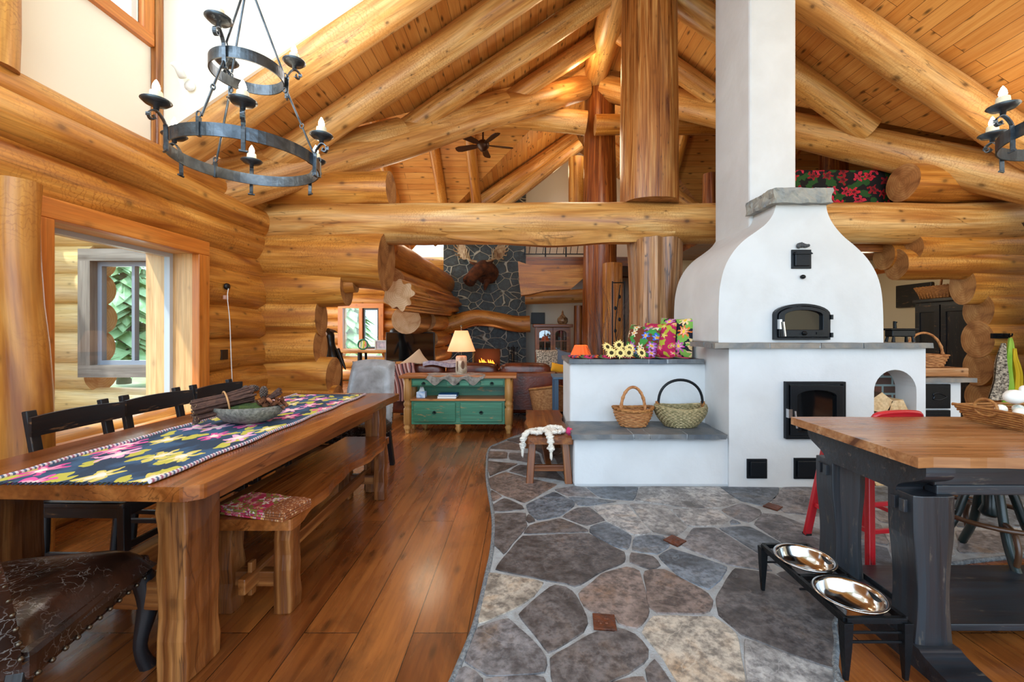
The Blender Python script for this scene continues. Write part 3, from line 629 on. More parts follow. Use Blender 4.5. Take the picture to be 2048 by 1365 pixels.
mb = MB(); log(mb, (-1.98, 6.0, 2.45), (-1.9, 10.9, 2.45), .22, .26); log(mb, (-1.95, 6.3, 2.05), (-1.9, 10.9, 2.1), .2, .24); log(mb, (-1.95, 8.6, 1.5), (-1.9, 10.9, 1.5), .2, .2); log(mb, (-1.95, 8.8, 1.12), (-1.9, 10.9, 1.12), .2, .2); log(mb, (-1.95, 8.6, .75), (-1.9, 10.9, .75), .2, .2); log(mb, (-1.95, 8.6, .38), (-1.9, 10.9, .38), .2, .2)
struct('wall_living_logs', mb, [M_log, M_end])
# slab brackets right of the far chimney and beam under the loft
mb = MB(); o = P(1036, 533, 8.6); D = 8.6
prof = [(1036,525),(1060,533),(1168,533),(1168,556),(1140,580),(1090,583),(1060,590),(1042,592),(1038,560)]
mb.prism([(XX(a, D), ZZ(b, D)) for a, b in prof], D-.15, D+.15, 'y'); mb.g = [V((p.x, p.z, p.y)) for p in mb.v]
one('slab_bracket', 'flared light slab bracket under the loft edge beside the far chimney', 'beam', mb, [M_log, M_end], bev=.03)
mb = MB(); log(mb, P(1050, 596, 9.2), P(1190, 590, 9.2), .14, .15); one('log_beam', 'dark log beam over the glass hutch under the loft', 'beam', mb, [M_logB, M_end])
mb = MB(); mb.bb(XX(1052, 9.3), 6.8, 9.25, 11.3, ZZ(533, 9.3), ZZ(515, 9.3)); struct('floor_loft', mb, M_cedarD)
mb = MB(); mb.bb(2.4, 6.9, 5.5, 9.2, 2.68, 2.78); struct('floor_loft', mb, M_cedarD)
# ================================================================ shared object materials
M_slate = plain('blue_slate_slab', '#4a5560', .5, bump=.6, bs=22, c2='#6d6f70', vs=5)
M_ledge = plain('grey_ledge_stone', '#6b6f72', .6, bump=.7, bs=26, c2='#8d8478', vs=6)
M_cap = plain('rough_grey_cap_stone', '#a5a398', .85, bump=1., bs=30, c2='#7d8284', vs=8)
M_iron = plain('blackened_iron', '#15191d', .42, .6, bump=.15, bs=60)
M_castiron = plain('blue_black_cast_iron', '#10161d', .33, .5, bump=.1, bs=90)
M_steel = plain('brushed_steel', '#c9c9c9', .14, 1.)
M_darkglass = plain('smoked_fire_glass', '#0c0d0f', .06, 0, Specular_IOR_Level=.8)
M_wicker = plain('golden_wicker', '#b07a3e', .6, bump=.4, bs=200, c2='#8a5526', vs=30)
M_wickerR = plain('brown_wicker', '#9a5f30', .6, bump=.4, bs=200, c2='#c48d58', vs=24)
M_seagrass = plain('seagrass', '#b7a57c', .75, bump=.4, bs=200, c2='#7f7650', vs=30)
M_table = wood('dining_table_pine', '#5f3013', '#8a4c20', '#ab6a34', 7., .2, .7, .15, crack=.6, kc='#26120a')
M_islandtop = wood('worn_island_pine', '#7c4c26', '#a9754a', '#c49a70', 7., .22, .9, .15, crack=.6, kc='#4a2410')
M_blackpaint = wood('distressed_black_paint', '#0d0f12', '#15181c', '#1d2126', 9., .42, 0, .2, scratch='#7d5a3c')
M_slatepaint = wood('blue_black_painted_wood', '#15191e', '#232a31', '#2d353d', 6., .36, 0, .25, scratch='#5d5348')
M_green = wood('distressed_green_paint', '#2f6a50', '#3d7d60', '#4c8c6e', 7., .45, 0, .2, scratch='#b9834a')
M_rustic = wood('rustic_brown_wood', '#54290f', '#7d4519', '#a0642e', 9., .33, .6, .35, crack=.6)
M_console = wood('console_top_wood', '#8a4f22', '#b06c34', '#c98a4c', 8., .35, .6, .15, crack=.4)
M_consleg = wood('console_leg_wood', '#8d5d2c', '#b98643', '#d2a565', 9., .5, .9, .3, crack=.7)
m = NM('crackled_brown_leather')
vo = m.n('ShaderNodeTexVoronoi', {'Vector': m.n('ShaderNodeVectorMath', {0: m.map(m.gc, (27, 27, 27)), 1: m.n('ShaderNodeVectorMath', {0: m.n('ShaderNodeTexNoise', {'Vector': m.gc, 'Scale': 12., 'Detail': 5.}).outputs['Color'], 'Scale': 4.}, operation='SCALE').outputs[0]}, operation='ADD').outputs[0], 'Scale': 1.}, feature='DISTANCE_TO_EDGE').outputs['Distance']
cm = m.ramp(m.noise(m.gc, 7, 3), [(.42, 0.), (.6, .8)])
col = m.mix(m.ramp(m.noise(m.gc, 9, 4), [(.35, 0.), (.7, 1.)]), '#1c100b', '#3d2419')
col = m.mix(m.math('MULTIPLY', m.ramp(vo, [(0., .6), (.04, 0.)]), cm), col, '#a8a4a0')
m.bump(m.noise(m.gc, 60, 4), .2, .004); M_leather = m.out(col, .26)
M_sofa = plain('brown_sofa_leather', '#3c170b', .28, bump=.2, bs=40, c2='#6a2e16', vs=5)
M_nail = plain('dark_brass_nailhead', '#5d5346', .3, .9)
M_white = plain('matte_white', '#e8e6e0', .5)
M_black = plain('matte_black', '#0b0c0e', .45)
def rock(mb, x0, x1, y0, y1, z0, z1, amp=.012, seg=.05, t=(1,1,1), fr=6., topamp=.3):
    d = V((x1-x0, y1-y0, z1-z0)); n = [max(1, int(q/seg)) for q in d]; o = V((x0, y0, z0)); c = o+d/2
    def dp(p):
        q = V((noise.noise(p*fr), noise.noise(p*fr+V((9,1,4))), noise.noise(p*fr+V((2,8,3)))*topamp))*amp*2
        q.x += amp*noise.noise(p*fr*4); q.y += amp*noise.noise(p*fr*4+V((4,4,4)))
        return p+q
    for ax in range(3):
        u, v = [(1,2),(2,0),(0,1)][ax]
        for s_ in (0, 1):
            vs=[]
            for j in range(n[v]+1):
                for i in range(n[u]+1):
                    p = V(o); p[u] += d[u]*i/n[u]; p[v] += d[v]*j/n[v]; p[ax] += d[ax]*s_; vs.append(dp(p))
            fs=[]
            for j in range(n[v]):
                for i in range(n[u]):
                    f = (j*(n[u]+1)+i, j*(n[u]+1)+i+1, (j+1)*(n[u]+1)+i+1, (j+1)*(n[u]+1)+i); fs.append(f if s_ else f[::-1])
            mb.add(vs, fs, None, t, False)
    return mb
# ================================================================ masonry heater
ht = thing('masonry_heater', 'white plastered masonry oven with curved hood, chimney and stepped side bench', 'oven', (2.4, 4.0, 0))
YB0, YB1 = 3.50, 4.66
nx = (2.895+3.245)/2; nr = (3.245-2.895)/2
archp = [(nx-nr*cos(pi*k/16), .80+nr*1.02*sin(pi*k/16)) for k in range(17)]
poly = [(1.70, 0), (2.895, 0)]+archp+[(3.245, 0), (3.32, 0), (3.32, 1.155), (1.70, 1.155)]
mb = MB(); mb.prism(poly, YB0, YB1, 'y'); part('firebox_body', mb, M_plaster, ht, .016, True)
m = NM('niche_brick'); br = m.n('ShaderNodeTexBrick', {'Vector': m.map(m.gc, (1, 1, 1)), 'Color1': rgba('#5c3222'), 'Color2': rgba('#38281f'), 'Mortar': rgba('#6f7d7a'), 'Scale': 1., 'Mortar Size': .009, 'Brick Width': .17, 'Row Height': .075})
m.bump(br.outputs['Fac'], -.5, .01); M_brick = m.out(br.outputs['Color'], .8)
mb = MB(); mb.add([(2.88,3.70,0),(3.26,3.70,0),(3.26,3.70,1.1),(2.88,3.70,1.1)], [(0,1,2,3)], [V((0,0,0)),V((.38,0,0)),V((.38,1.1,0)),V((0,1.1,0))], (1,1,1), False)
part('niche_brick_back', mb, M_brick, ht, 0, True)
mb = MB(); Dd = 3.6
prof = [(1437,686),(1437,640),(1438,600),(1441,568),(1450,534),(1466,505),(1488,481),(1513,463),(1533,447),(1547,427),(1553,404)]
prof2 = [(1652,404),(1655,425),(1666,448),(1686,472),(1712,494),(1735,518),(1752,546),(1762,578),(1766,620),(1767,686)]
pp = [(XX(a, Dd), ZZ(b, Dd)) for a, b in prof+prof2]
def dense(poly, k=4):
    s_ = smooth_pts([V((a, b, 0)) for a, b in poly], k); return [(p.x, p.y) for p in s_]
pa = dense(pp[:11]); pb = dense(pp[11:])
mb.prism(pa+pb, Dd, YB1, 'y', side_sm=False); part('hood', mb, M_plaster, ht, .022, True)
mb = MB(); mb.bb(2.11, 2.545, 3.95, YB1, 2.2, 5.75); part('chimney', mb, M_plaster, ht, .02, True)
mb = MB(); rock(mb, 2.085, 2.585, 3.53, 3.955, 2.365, 2.49, .012, .025, fr=14); part('cap_stone', mb, M_cap, ht, 0, True)
mb = MB(); mb.bb(.44, 1.74, 3.96, 4.62, 0, .995); part('upper_bench', mb, M_plaster, ht, .025, True)
mb = MB(); mb.bb(.424, 1.74, 3.52, 4.0, 0, .415); part('lower_bench', mb, M_plaster, ht, .03, True)
def slabs(xs, y0, y1, z0, z1, mat, D, name):
    for i in range(len(xs)-1):
        if i: mj = MB(); mj.bb(xs[i]-.006, xs[i]+.006, y0+.004, y1, z0+.002, z1-.001); part('mortar_joint', mj, M_grout, ht, 0, True)
        mb = MB(); rock(mb, xs[i]+.004, xs[i+1]-.004, y0+random.uniform(-.006,.006), y1, z0, z1, .006, .04, fr=9, t=random.choice([(1,1,1),(.85,.9,.95),(1.15,1.1,1.05)])); part(name, mb, mat, ht, 0, True)
slabs([.40, .90, 1.03, 1.34, 1.665], 3.45, 3.975, .415, .457, M_slate, 3.45, 'bench_slab')
slabs([.42, .62, 1.165, 1.34, 1.685], 3.92, 4.63, .995, 1.036, M_slate, 3.95, 'seat_back_slab')
slabs([1.56, 2.01, 2.42, 2.765, 3.34], 3.45, 3.66, 1.157, 1.20, M_ledge, 3.45, 'ledge_slab')
mb = MB(); rock(mb, 3.06, 3.36, 3.66, 4.6, 1.157, 1.2, .006, .06); part('ledge_slab', mb, M_ledge, ht, 0, True)
mb = MB(); rock(mb, 1.56, 1.68, 3.66, 3.95, 1.157, 1.2, .006, .06); part('ledge_slab', mb, M_ledge, ht, 0, True)
# oven door
def arch_poly(x0, x1, z0, z1, rise, n=14):
    xc = (x0+x1)/2; w_ = (x1-x0)/2
    return [(x0, z0), (x1, z0)]+[(xc+w_*cos(pi*k/n), z1-rise+rise*sin(pi*k/n)) for k in range(n+1)]
def ring_prism(mb, outer, inner, y0, y1, **k):
    n = len(outer); vs=[]
    for y in (y0, y1):
        vs += [V((a, y, b)) for a, b in outer]+[V((a, y, b)) for a, b in inner]
    fs=[]
    for i in range(n):
        j = (i+1) % n
        fs += [(i, j, n+j, n+i), (2*n+i, 3*n+i, 3*n+j, 2*n+j), (i, 2*n+i, 2*n+j, j), (n+i, n+j, 3*n+j, 3*n+i)]
    mb.add(vs, fs, None, (1,1,1), False, **k)
x0, x1, z0, z1 = XX(1547, 3.58), XX(1657, 3.58), ZZ(680, 3.58), ZZ(608, 3.58)
od = MB(); ring_prism(od, arch_poly(x0, x1, z0, z1, .09), arch_poly(x0+.02, x1-.02, z0+.02, z1-.02, .08), 3.555, 3.62)
od = part('oven_door', od, M_castiron, ht, .003, True)
def sub(name, mb, mat, par, bev=0): # sub-part, built in world coordinates
    return link(name, mb, mat, par, ht.location, bev)
mb = MB(); ring_prism(mb, arch_poly(x0+.022, x1-.022, z0+.022, z1-.024, .08), arch_poly(x0+.075, x1-.075, z0+.085, z1-.055, .045), 3.54, 3.6); sub('door_leaf', mb, M_castiron, od, .004)
mb = MB(); mb.prism(arch_poly(x0+.07, x1-.07, z0+.08, z1-.05, .045), 3.565, 3.575, 'y'); sub('door_glass', mb, M_darkglass, od)
mb = MB(); mb.bb(x0+.01, x0+.03, 3.51, 3.555, z0+.09, z0+.17); mb.tube([(x0+.035, 3.50, z0+.15), (x0+.05, 3.50, z0+.03)], .009, 8); sub('door_handle', mb, M_steel, od)
mb = MB(); mb.lathe([(.018,0),(.018,.012),(.008,.014),(.008,.03)], 14, ((x0+x1)/2, 3.54, z0+.055), V((0,-1,0))); sub('air_knob', mb, M_iron, od); mb = MB(); mb.bb(x1-.13, x1-.07, 3.534, 3.54, z0+.045, z0+.065); sub('maker_plate', mb, M_iron, od)
for hz in (z0+.02, z0+.17): mb = MB(); mb.tube([(x1+.005, 3.55, hz), (x1+.005, 3.55, hz+.04)], .012, 8); sub('hinge', mb, M_iron, od)
# fire door
x0, x1, z0, z1 = XX(1567, 3.5), XX(1686, 3.5), ZZ(877, 3.5), ZZ(763, 3.5)
mb = MB(); ring_prism(mb, [(x0,z0),(x1,z0),(x1,z1),(x0,z1)], [(x0+.025,z0+.025),(x1-.025,z0+.025),(x1-.025,z1-.025),(x0+.025,z1-.025)], 3.465, 3.52); fd = part('fire_door', mb, M_castiron, ht, .004, True)
ap = [(a, b) for a, b in arch_poly(x0+.085, x1-.085, z0+.06, z1-.07, .05)]
xo = x0+.03; mb = MB(); q = []
n_ = len(ap)
outer = [(x0+.03, z0+.03), (x1-.03, z0+.03)]+[(x1-.03+(x0-x1+.06)*k/14, z1-.03) for k in range(15)]
ring_prism(mb, outer, ap, 3.455, 3.50); sub('door_leaf', mb, M_castiron, fd, .004)
mb = MB(); mb.prism(arch_poly(x0+.08, x1-.08, z0+.055, z1-.065, .05), 3.48, 3.49, 'y'); sub('door_glass', mb, M_darkglass, fd)
mb = MB(); mb.bb(x0+.0, x0+.03, 3.43, 3.465, z0+.18, z0+.25); mb.tube([(x0+.045, 3.42, z0+.24), (x0+.06, 3.42, z0+.10)], .009, 8); sub('door_handle', mb, M_steel, fd)
def plate(a0, b0, a1, b1, D, name, inner=True):
    x0, x1, z0, z1 = XX(a0, D), XX(a1, D), ZZ(b1, D), ZZ(b0, D)
    mb = MB(); mb.bb(x0, x1, D-.012, D+.01, z0, z1)
    o = part(name, mb, M_castiron, ht, .003, True)
    if inner: mb = MB(); mb.bb(x0+.02, x1-.02, D-.028, D-.01, z0+.02, z1-.02); sub('cover', mb, M_castiron, o, .006)
    return o
plate(1493, 918, 1533, 957, 3.5, 'cleanout_cover'); plate(1587, 916, 1700, 958, 3.5, 'ash_door'); d_ = plate(1582, 500, 1621, 538, 3.6, 'damper_plate')
mb = MB(); mb.prism([(XX(1585,3.6), ZZ(510,3.6))]+[(XX(1601.5,3.6)+.075*cos(pi*(1-k/10)), ZZ(510,3.6)+.025*sin(pi*(1-k/10))) for k in range(11)]+[(XX(1618,3.6), ZZ(510,3.6))], 3.555, 3.58, 'y'); sub('lip', mb, M_castiron, d_)
mb = MB(); mb.blob(P(1606, 554, 3.585), (.022, .02, .018)); part('probe_knob', mb, M_iron, ht, 0, True)
mb = MB(); c = P(1604, 491, 3.585)
for i in range(7): mb.blob(c+V((-.03+i*.014, 0, .004*sin(i))), (.012, .014, .024-.0028*abs(i-2)), 10, 6)
mb.blob(c+V((-.028, 0, -.004)), (.02,.014,.024), 10, 6)
one('fossil_shell', 'small dark fossil shell set in the plaster above the damper plate', 'fossil', mb, plain('dark_fossil', '#3d4247', .5, bump=.6, bs=90))
# firewood in the niche
M_split = wood('split_firewood', '#b58a58', '#d8b98c', '#e6cfa8', 7., .7, 0, .6)
M_bark = plain('bark', '#4b3524', .9, bump=1., bs=40)
def split_log(cx, cz, r, a, lab, y0=3.53, y1=3.69):
    mb = MB(); n = 5; r = r*1.12; poly = [(cx+r*cos(a+2*pi*k/n)*(1+.5*noise.noise(V((cx*9, k*1.7, cz)))), cz+r*.85*sin(a+2*pi*k/n)*(1+.3*noise.noise(V((cz*9, k*2.1, 3))))) for k in range(n)]
    mb.prism(poly, y0, y1, 'y'); mb.mi = [1 if i < n and i % 2 else 0 for i in range(len(mb.f))]
    mb.g = [V((p.y, p.x, p.z)) for p in mb.v]
    one('firewood_log', lab, 'firewood', mb, [M_split, M_bark], group='split logs in the arched niche', bev=.006)
split_log(2.975, .70, .085, .2, 'pale split log at the left of the arched niche, highest of the pile')
split_log(3.12, .66, .08, 1.1, 'split log with bark edge in the middle of the arched niche')
split_log(3.21, .585, .06, .4, 'small split log wedged at the right side of the arched niche')
split_log(3.04, .575, .07, 2.1, 'split log lying under the two upper logs of the niche')
split_log(2.97, .50, .08, .9, 'lower left split log in the niche beneath the pale one'); split_log(3.14, .46, .09, .1, 'lower right split log in the niche'); split_log(3.0, .34, .09, 1.5, 'thick log in the lower niche left'); split_log(3.16, .28, .09, .7, 'thick log in the lower niche right'); split_log(3.03, .18, .09, .3, 'log near the niche floor at left'); split_log(3.17, .09, .08, .3, 'log on the niche floor at right'); split_log(2.98, .07, .07, .3, 'log on the niche floor at left')
# ================================================================ baskets
def weave(mb, prof, n=44, rx=1., ry=1., th=.007, staves=22, wav=.35, c=(0,0,0), dip=0):
    c = V(c)
    for k, (r, z) in enumerate(prof):
        pts=[]
        for i in range(n):
            a = 2*pi*i/n; q = r+th*wav*1.7*cos(staves*a/1.+pi*k); pts.append(c+V((q*cos(a)*rx, q*sin(a)*ry, z+dip*(cos(a)**2)*(z/ prof[-1][1] if prof[-1][1] else 0))))
        mb.tube(pts, th, 6, closed=True)
def handle(mb, w_, h, z, th, tw=0, n=22, axis='x', bow=1.):
    pts=[]
    for i in range(n+1):
        a = pi*i/n; q = V((-cos(a)*w_, 0, z+h*sin(a)**bow)) if axis == 'x' else V((0, -cos(a)*w_, z+h*sin(a)**bow)); pts.append(q)
    mb.tube(pts, th, 8)
    if tw:
        for s_ in (0, pi):
            mb.tube([p+V((sin(i*1.3+s_)*th*.8, cos(i*1.3+s_)*th*.9, 0)) for i, p in enumerate(pts)], th*.6, 6)
b = thing('wicker_basket', 'small golden brown wicker basket with looped handle on the lower stone bench', 'basket', (.975, 3.75, .462))
mb = MB(); weave(mb, [(.11+.055*sin(i/11*1.5), .006+i*.0125) for i in range(11)], 44, 1.0, .72, .0075, 11, .5)
mb.lathe([(.0,.004),(.11,.004)], 30, sq=(1,.72)); part('bowl', mb, M_wickerR, b)
mb = MB(); weave(mb, [(.168,.138),(.172,.146)], 44, 1., .72, .011, 22, .4, dip=.02); part('rim', mb, M_wicker, b)
mb = MB(); handle(mb, .105, .20, .14, .013, 1, axis='x'); part('handle', mb, M_wickerR, b)
b = thing('seagrass_basket', 'round pale seagrass basket with dark bent twig handle on the lower stone bench', 'basket', (1.39, 3.74, .462))
mb = MB(); weave(mb, [(.10+.105*sin(.2+i/11*1.45), .008+i*.0125) for i in range(12)], 56, 1.05, .72, .0095, 28, .6, dip=.028)
mb.lathe([(.0,.006),(.11,.006)], 30, sq=(1,.72)); part('bowl', mb, M_seagrass, b)
mb = MB(); weave(mb, [(.205,.150),(.203,.160)], 44, 1.05, .72, .010, 22, .3, dip=.028); part('rim', mb, M_seagrass, b)
mb = MB(); handle(mb, .195, .23, .175, .012, 0, bow=.75); part('handle', mb, M_iron, b, label='dark bent twig handle')
for s_ in (-1, 1):
    mb = MB()
    for k in range(6): mb.blob((s_*.2, (k-2.5)*.004, .15+k*.012), (.02,.022,.009), 10, 6)
    part('handle_wrap', mb, M_wicker, b)
# ================================================================ cushions, flowers, runner on the upper bench
def pillow(name, label, loc, w_, h_, th, rot, mats, bow=.5, g=None):
    mb = MB(); n = 18
    for s_ in (1, -1):
        def f(u, v):
            a, b_ = u*2-1, v*2-1; e = (max(0, 1-abs(a)**2.6)*max(0, 1-abs(b_)**2.6))**.55
            px = a*w_/2*(1-.10*(1-b_*b_)*abs(a)-.0*e)*(1-.05*abs(b_)**6); pz = b_*h_/2*(1-.10*(1-a*a)*abs(b_))*(1-.05*abs(a)**6)
            return V((px, s_*th/2*e, pz))
        mb.grid(f, n, n, g=lambda u, v: (u*w_, v*h_, s_*.5))
        if s_ == 1: mb.f = [fc[::-1] for fc in mb.f]
    o = link(name, mb, mats); o.location = loc; o.rotation_euler = rot
    return tag(o, label, 'cushion')
M_cush1 = flowers('brown_cushion_embroidery', '#6a3216', ['#2a8ac0', '#e8842a', '#d8c8a8', '#a04ab0', '#3060c8'], 9.5, .44, 6, '#3a8a3a', '#e0a030')
M_cush2 = flowers('magenta_cushion_embroidery', '#b01850', ['#d02040', '#e03860', '#c8b030'], 9., .30, 5, '#a8a82c', '#c8d040')
M_cush3 = flowers('navy_cushion_embroidery', '#0c1024', ['#e86a90', '#40a8c8', '#c04aa8', '#e8c890', '#e87830'], 7.5, .52, 8, '#7ab04a', '#f0d040')
pillow('embroidered_cushion', 'brown cushion with blue and orange embroidered flowers, leftmost of three', (1.215, 4.30, 1.19), .38, .34, .20, (R(-12), R(6), R(-52)), M_cush1)
pillow('embroidered_cushion', 'bright pink cushion standing between the brown and the black ones', (1.385, 4.30, 1.20), .38, .38, .19, (R(-6), 0, R(-50)), M_cush2)
pillow('embroidered_cushion', 'black cushion with large pastel embroidered flowers against the white oven', (1.55, 4.30, 1.225), .42, .43, .18, (R(-6), R(2), R(-55)), M_cush3)
M_stripes = flowers('striped_andean_cloth', '#b01848', [], 5., .3, stripes=(5.5, ['#c01a4a', '#20182c', '#e03a6a', '#1a6a8a', '#c01a4a', '#d87a20', '#20182c', '#3a8a4a', '#a01850', '#e03a90']))
mb = MB(); mb.grid(lambda u, v: (.47+1.15*u, 3.98+.5*v+.01*sin(u*17), 1.043+.004*sin(u*40+v*9)), 60, 12, g=lambda u, v: (u*1.15+.03*sin(v*5), v*.5, 0))
mb.grid(lambda u, v: (.47+1.15*u, 3.98+.5*v+.01*sin(u*17), 1.039+.004*sin(u*40+v*9)), 60, 12, g=lambda u, v: (u*1.15, v*.5, 0))
one('striped_cloth', 'bright pink and black striped cloth spread on the upper stone bench', 'cloth', mb, M_stripes)
M_petal = plain('cream_yellow_petals', '#ecd68a', .7); M_seed = plain('dark_seed_heads', '#3c3013', .9, bump=.8, bs=200); M_leafd = plain('teal_green_leaves', '#2f5a3a', .7, c2='#4c8078', vs=20)
heads = [(1215,697,4.0),(1223,712,3.93),(1238,693,4.02),(1241,711,3.9),(1259,700,3.98),(1258,713,3.95),(1283,709,3.9)]
for i, (px, py, D) in enumerate(heads):
    c = P(px, py, D)+V((0, 0, .012)); c.z = max(c.z, 1.095); nrm = V((random.uniform(-.5,.4), -1, random.uniform(.1,.6))).normalized(); q = nrm.to_track_quat('Z', 'Y').to_matrix()
    where = ['at the far left, upper row', 'at the left, lower row', 'topmost of the bunch', 'in the middle of the lower row', 'upper right of the bunch', 'lower right, under the upper one', 'lying apart at the right end'][i]
    s_ = thing('sunflower', 'cream silk sunflower '+where, 'flower', c, 0, 'silk sunflowers on the striped cloth')
    mb = MB()
    for ringr, cnt, L in ((0, 14, .056), (.5, 12, .044)):
        for k in range(cnt):
            a = 2*pi*(k+ringr)/cnt; d = V((cos(a), sin(a), 0)); t_ = V((-sin(a), cos(a), 0)); L2 = L*random.uniform(.85, 1.1)
            pts = [d*.012, d*L2*.55+t_*.009+V((0,0,.008)), d*L2+V((0,0,.004-.01*random.random())), d*L2*.55-t_*.009+V((0,0,.008))]
            mb.add([q @ p for p in pts]+[q @ (p-V((0,0,.002))) for p in pts], [(0,1,2,3),(7,6,5,4),(0,4,5,1),(1,5,6,2),(2,6,7,3),(3,7,4,0)], sm=False)
    part('petals', mb, M_petal, s_)
    mb = MB(); mb.blob((0,0,0), (.021,.021,.010), 14, 8, M=q); part('seed_head', mb, M_seed, s_)
    mb = MB(); mb.tube(smooth_pts([-nrm*.004, V((.02*(i-3)*.5, .04, -.02)), V((.02+.015*(4-i), .10, -.045))], 4), .0035, 6); part('stem', mb, M_leafd, s_)
mb = MB()
for k in range(26):
    a = random.uniform(0, 2*pi); c = V((random.uniform(.86, 1.12), random.uniform(3.98, 4.1), random.uniform(1.055, 1.11))); d = V((cos(a), sin(a)*.4, random.uniform(-.2,.5)))*random.uniform(.03,.055); t_ = V((-d.y, d.x, d.z*.3)).normalized()*.012
    mb.add([c-d, c+t_, c+d, c-t_], [(0,1,2,3)], sm=False); mb.add([c-d-V((0,0,.002)), c+t_-V((0,0,.002)), c+d-V((0,0,.002)), c-t_-V((0,0,.002))], [(3,2,1,0)], sm=False)
o = one('sunflower_leaves', 'dark green and teal leaves lying among the silk sunflowers', 'leaves', mb, M_leafd)
# ================================================================ rustic stool bench with a knotted garland
def splay_leg(mb, a, b, w_): mb.bar(a, b, w_, w_, up=(1,0,0))
s_ = thing('rustic_bench', 'low reddish wooden bench end-on beside the white stepped bench', 'bench', (.225, 4.15, 0))
mb = MB()
pol=[]
for k in range(25): u = k/24; pol.append((-.185+.012*sin(u*9)+.01*sin(u*23), -.62+1.24*u))
for k in range(25): u = 1-k/24; pol.append((.185+.012*sin(u*7+1)+.01*sin(u*19), -.62+1.24*u))
mb.prism(pol, .355, .41, 'z'); mb.g = [V((p.y, p.x, p.z)) for p in mb.v]; part('seat', mb, M_rustic, s_, .01)
for sx in (-1, 1):
    for sy in (-1, 1):
        mb = MB(); mb.bar((sx*.14, sy*.50, .355), (sx*.165, sy*.545, 0), .062, .062, up=(1,0,0)); part('leg', mb, M_rustic, s_, .006)
for sy in (-1, 1): mb = MB(); mb.bar((-.15, sy*.52, .13), (.15, sy*.52, .13), .04, .05); part('stretcher', mb, M_rustic, s_, .004)
mb = MB(); mb.bar((0, -.52, .13), (0, .52, .13), .05, .05); part('stretcher', mb, M_rustic, s_, .004)
M_yarn = plain('white_cotton_rope', '#e6e0d4', .95, bump=1., bs=120)
g = thing('knotted_garland', 'white knotted rope garland draped over the near end of the low bench', 'garland', (.2, 3.65, .41))
mb = MB(); paths = [[(-.20,-.05,-.10),(-.19,-.06,-.02),(-.16,-.03,.025),(-.10,.03,.028),(-.03,.05,.03),(.03,0,.028),(.07,.05,.03),(.12,.08,.028),(.15,.02,.026),(.09,-.03,.028),(.02,-.04,.03),(-.05,-.01,.05)], [(-.12,-.04,.03),(-.06,-.06,.03),(.0,.02,.045),(.06,.06,.05),(.12,.05,.045)], [(.0,-.04,.045),(.02,-.11,.03),(.03,-.145,-.01),(.035,-.155,-.09)]]
for pth in paths:
    sp = smooth_pts(pth, 5)
    for i, p in enumerate(sp): mb.blob(p, (.021+.007*(i % 3), .022, .019), 8, 6, jit=.5)
part('rope', mb, M_yarn, g)
for q_ in ((.035,-.16,-.13), (-.20,-.055,-.135)): mb = MB(); mb.blob(q_, (.013,.013,.045), 8, 7, jit=.3); part('tassel', mb, M_yarn, g)
mb = MB(); mb.blob((0,0,0), .03, 12, 9, jit=.6); mb.blob((.01,.0,.02), .012, 8, 6, t=(1.2,3,.4)); o = one('pompom', 'pink and green yarn pompom at the corner of the low bench seat', 'pompom', mb, plain('pink_yarn', '#d83a78', .95, bump=1., bs=200), loc=(.40, 3.62, .44))
# ================================================================ dining table
tb = thing('dining_table', 'long heavy plank dining table with hewn post legs and floral runner on it', 'table', (-1.62, 2.585, 0), R(-2.4))
mb = MB(); pol=[]; W, L = .53, 1.10; ch = .035
def edge(u, ph): return .010*sin(u*5+ph)+.006*sin(u*17+ph*2)
for k in range(31): u = k/30; pol.append((W+edge(u, 1), -L+ch+(2*L-2*ch)*u))
pol += [(W-ch, L), (-W+ch, L)]
for k in range(31): u = 1-k/30; pol.append((-W+edge(u, 3), -L+ch+(2*L-2*ch)*u))
pol += [(-W+ch, -L), (W-ch, -L)]
mb.prism(pol, .708, .76, 'z'); mb.g = [V((p.y, p.x*.8, p.z)) for p in mb.v]; part('tabletop', mb, M_table, tb, .013)
mb = MB(); mb.bb(-W+.03, W-.03, -L+.015, -L+.12, .700, .712); part('end_cleat', mb, M_table, tb, .003)
def hewn(mb, x0, x1, y0, y1, z0, z1, n=9):
    vs=[]; 
    for i in range(n+1):
        z = z0+(z1-z0)*i/n
        for (x, y) in ((x0,y0),((x0+x1)/2,y0-.003),(x1,y0),(x1+.003,(y0+y1)/2),(x1,y1),((x0+x1)/2,y1),(x0,y1),(x0-.003,(y0+y1)/2)):
            e = V((noise.noise(V((x*9, y*9, i*1.7))), noise.noise(V((x*9+4, y*9, i*1.7))), 0))*.012; vs.append(V((x, y, z))+e)
    fs = [(i*8+k, i*8+(k+1) % 8, (i+1)*8+(k+1) % 8, (i+1)*8+k) for i in range(n) for k in range(8)]+[tuple(range(7,-1,-1)), tuple(n*8+k for k in range(8))]
    mb.add(vs, fs, [V((p.z, p.x, p.y)) for p in vs], (1,1,1), False)
M_leg = wood('hewn_leg_wood', '#4a240c', '#7e481e', '#a8703a', 13., .38, .5, .5, crack=.8)
for sx in (-1, 1):
    for sy in (-1, 1):
        mb = MB(); x0, x1 = sorted((sx*.315, sx*.43)); y0, y1 = sorted((sy*.845, sy*1.01)); hewn(mb, x0, x1, y0, y1, 0, .71); part('leg', mb, M_leg, tb, .008)
for sx in (-1, 1): mb = MB(); mb.bb(sx*.36-.025, sx*.36+.025, -.86, .86, .60, .71); part('apron', mb, M_table, tb, .006)
for sy in (-1, 1):
    mb = MB(); mb.bb(-.32, .32, sy*.93-.04, sy*.93+.04, .24, .35); part('cross_rail', mb, M_leg, tb, .008)
mb = MB(); mb.bar((0,-.95,.30), (0,.95,.30), .07, .12); part('stretcher', mb, M_leg, tb, .008)
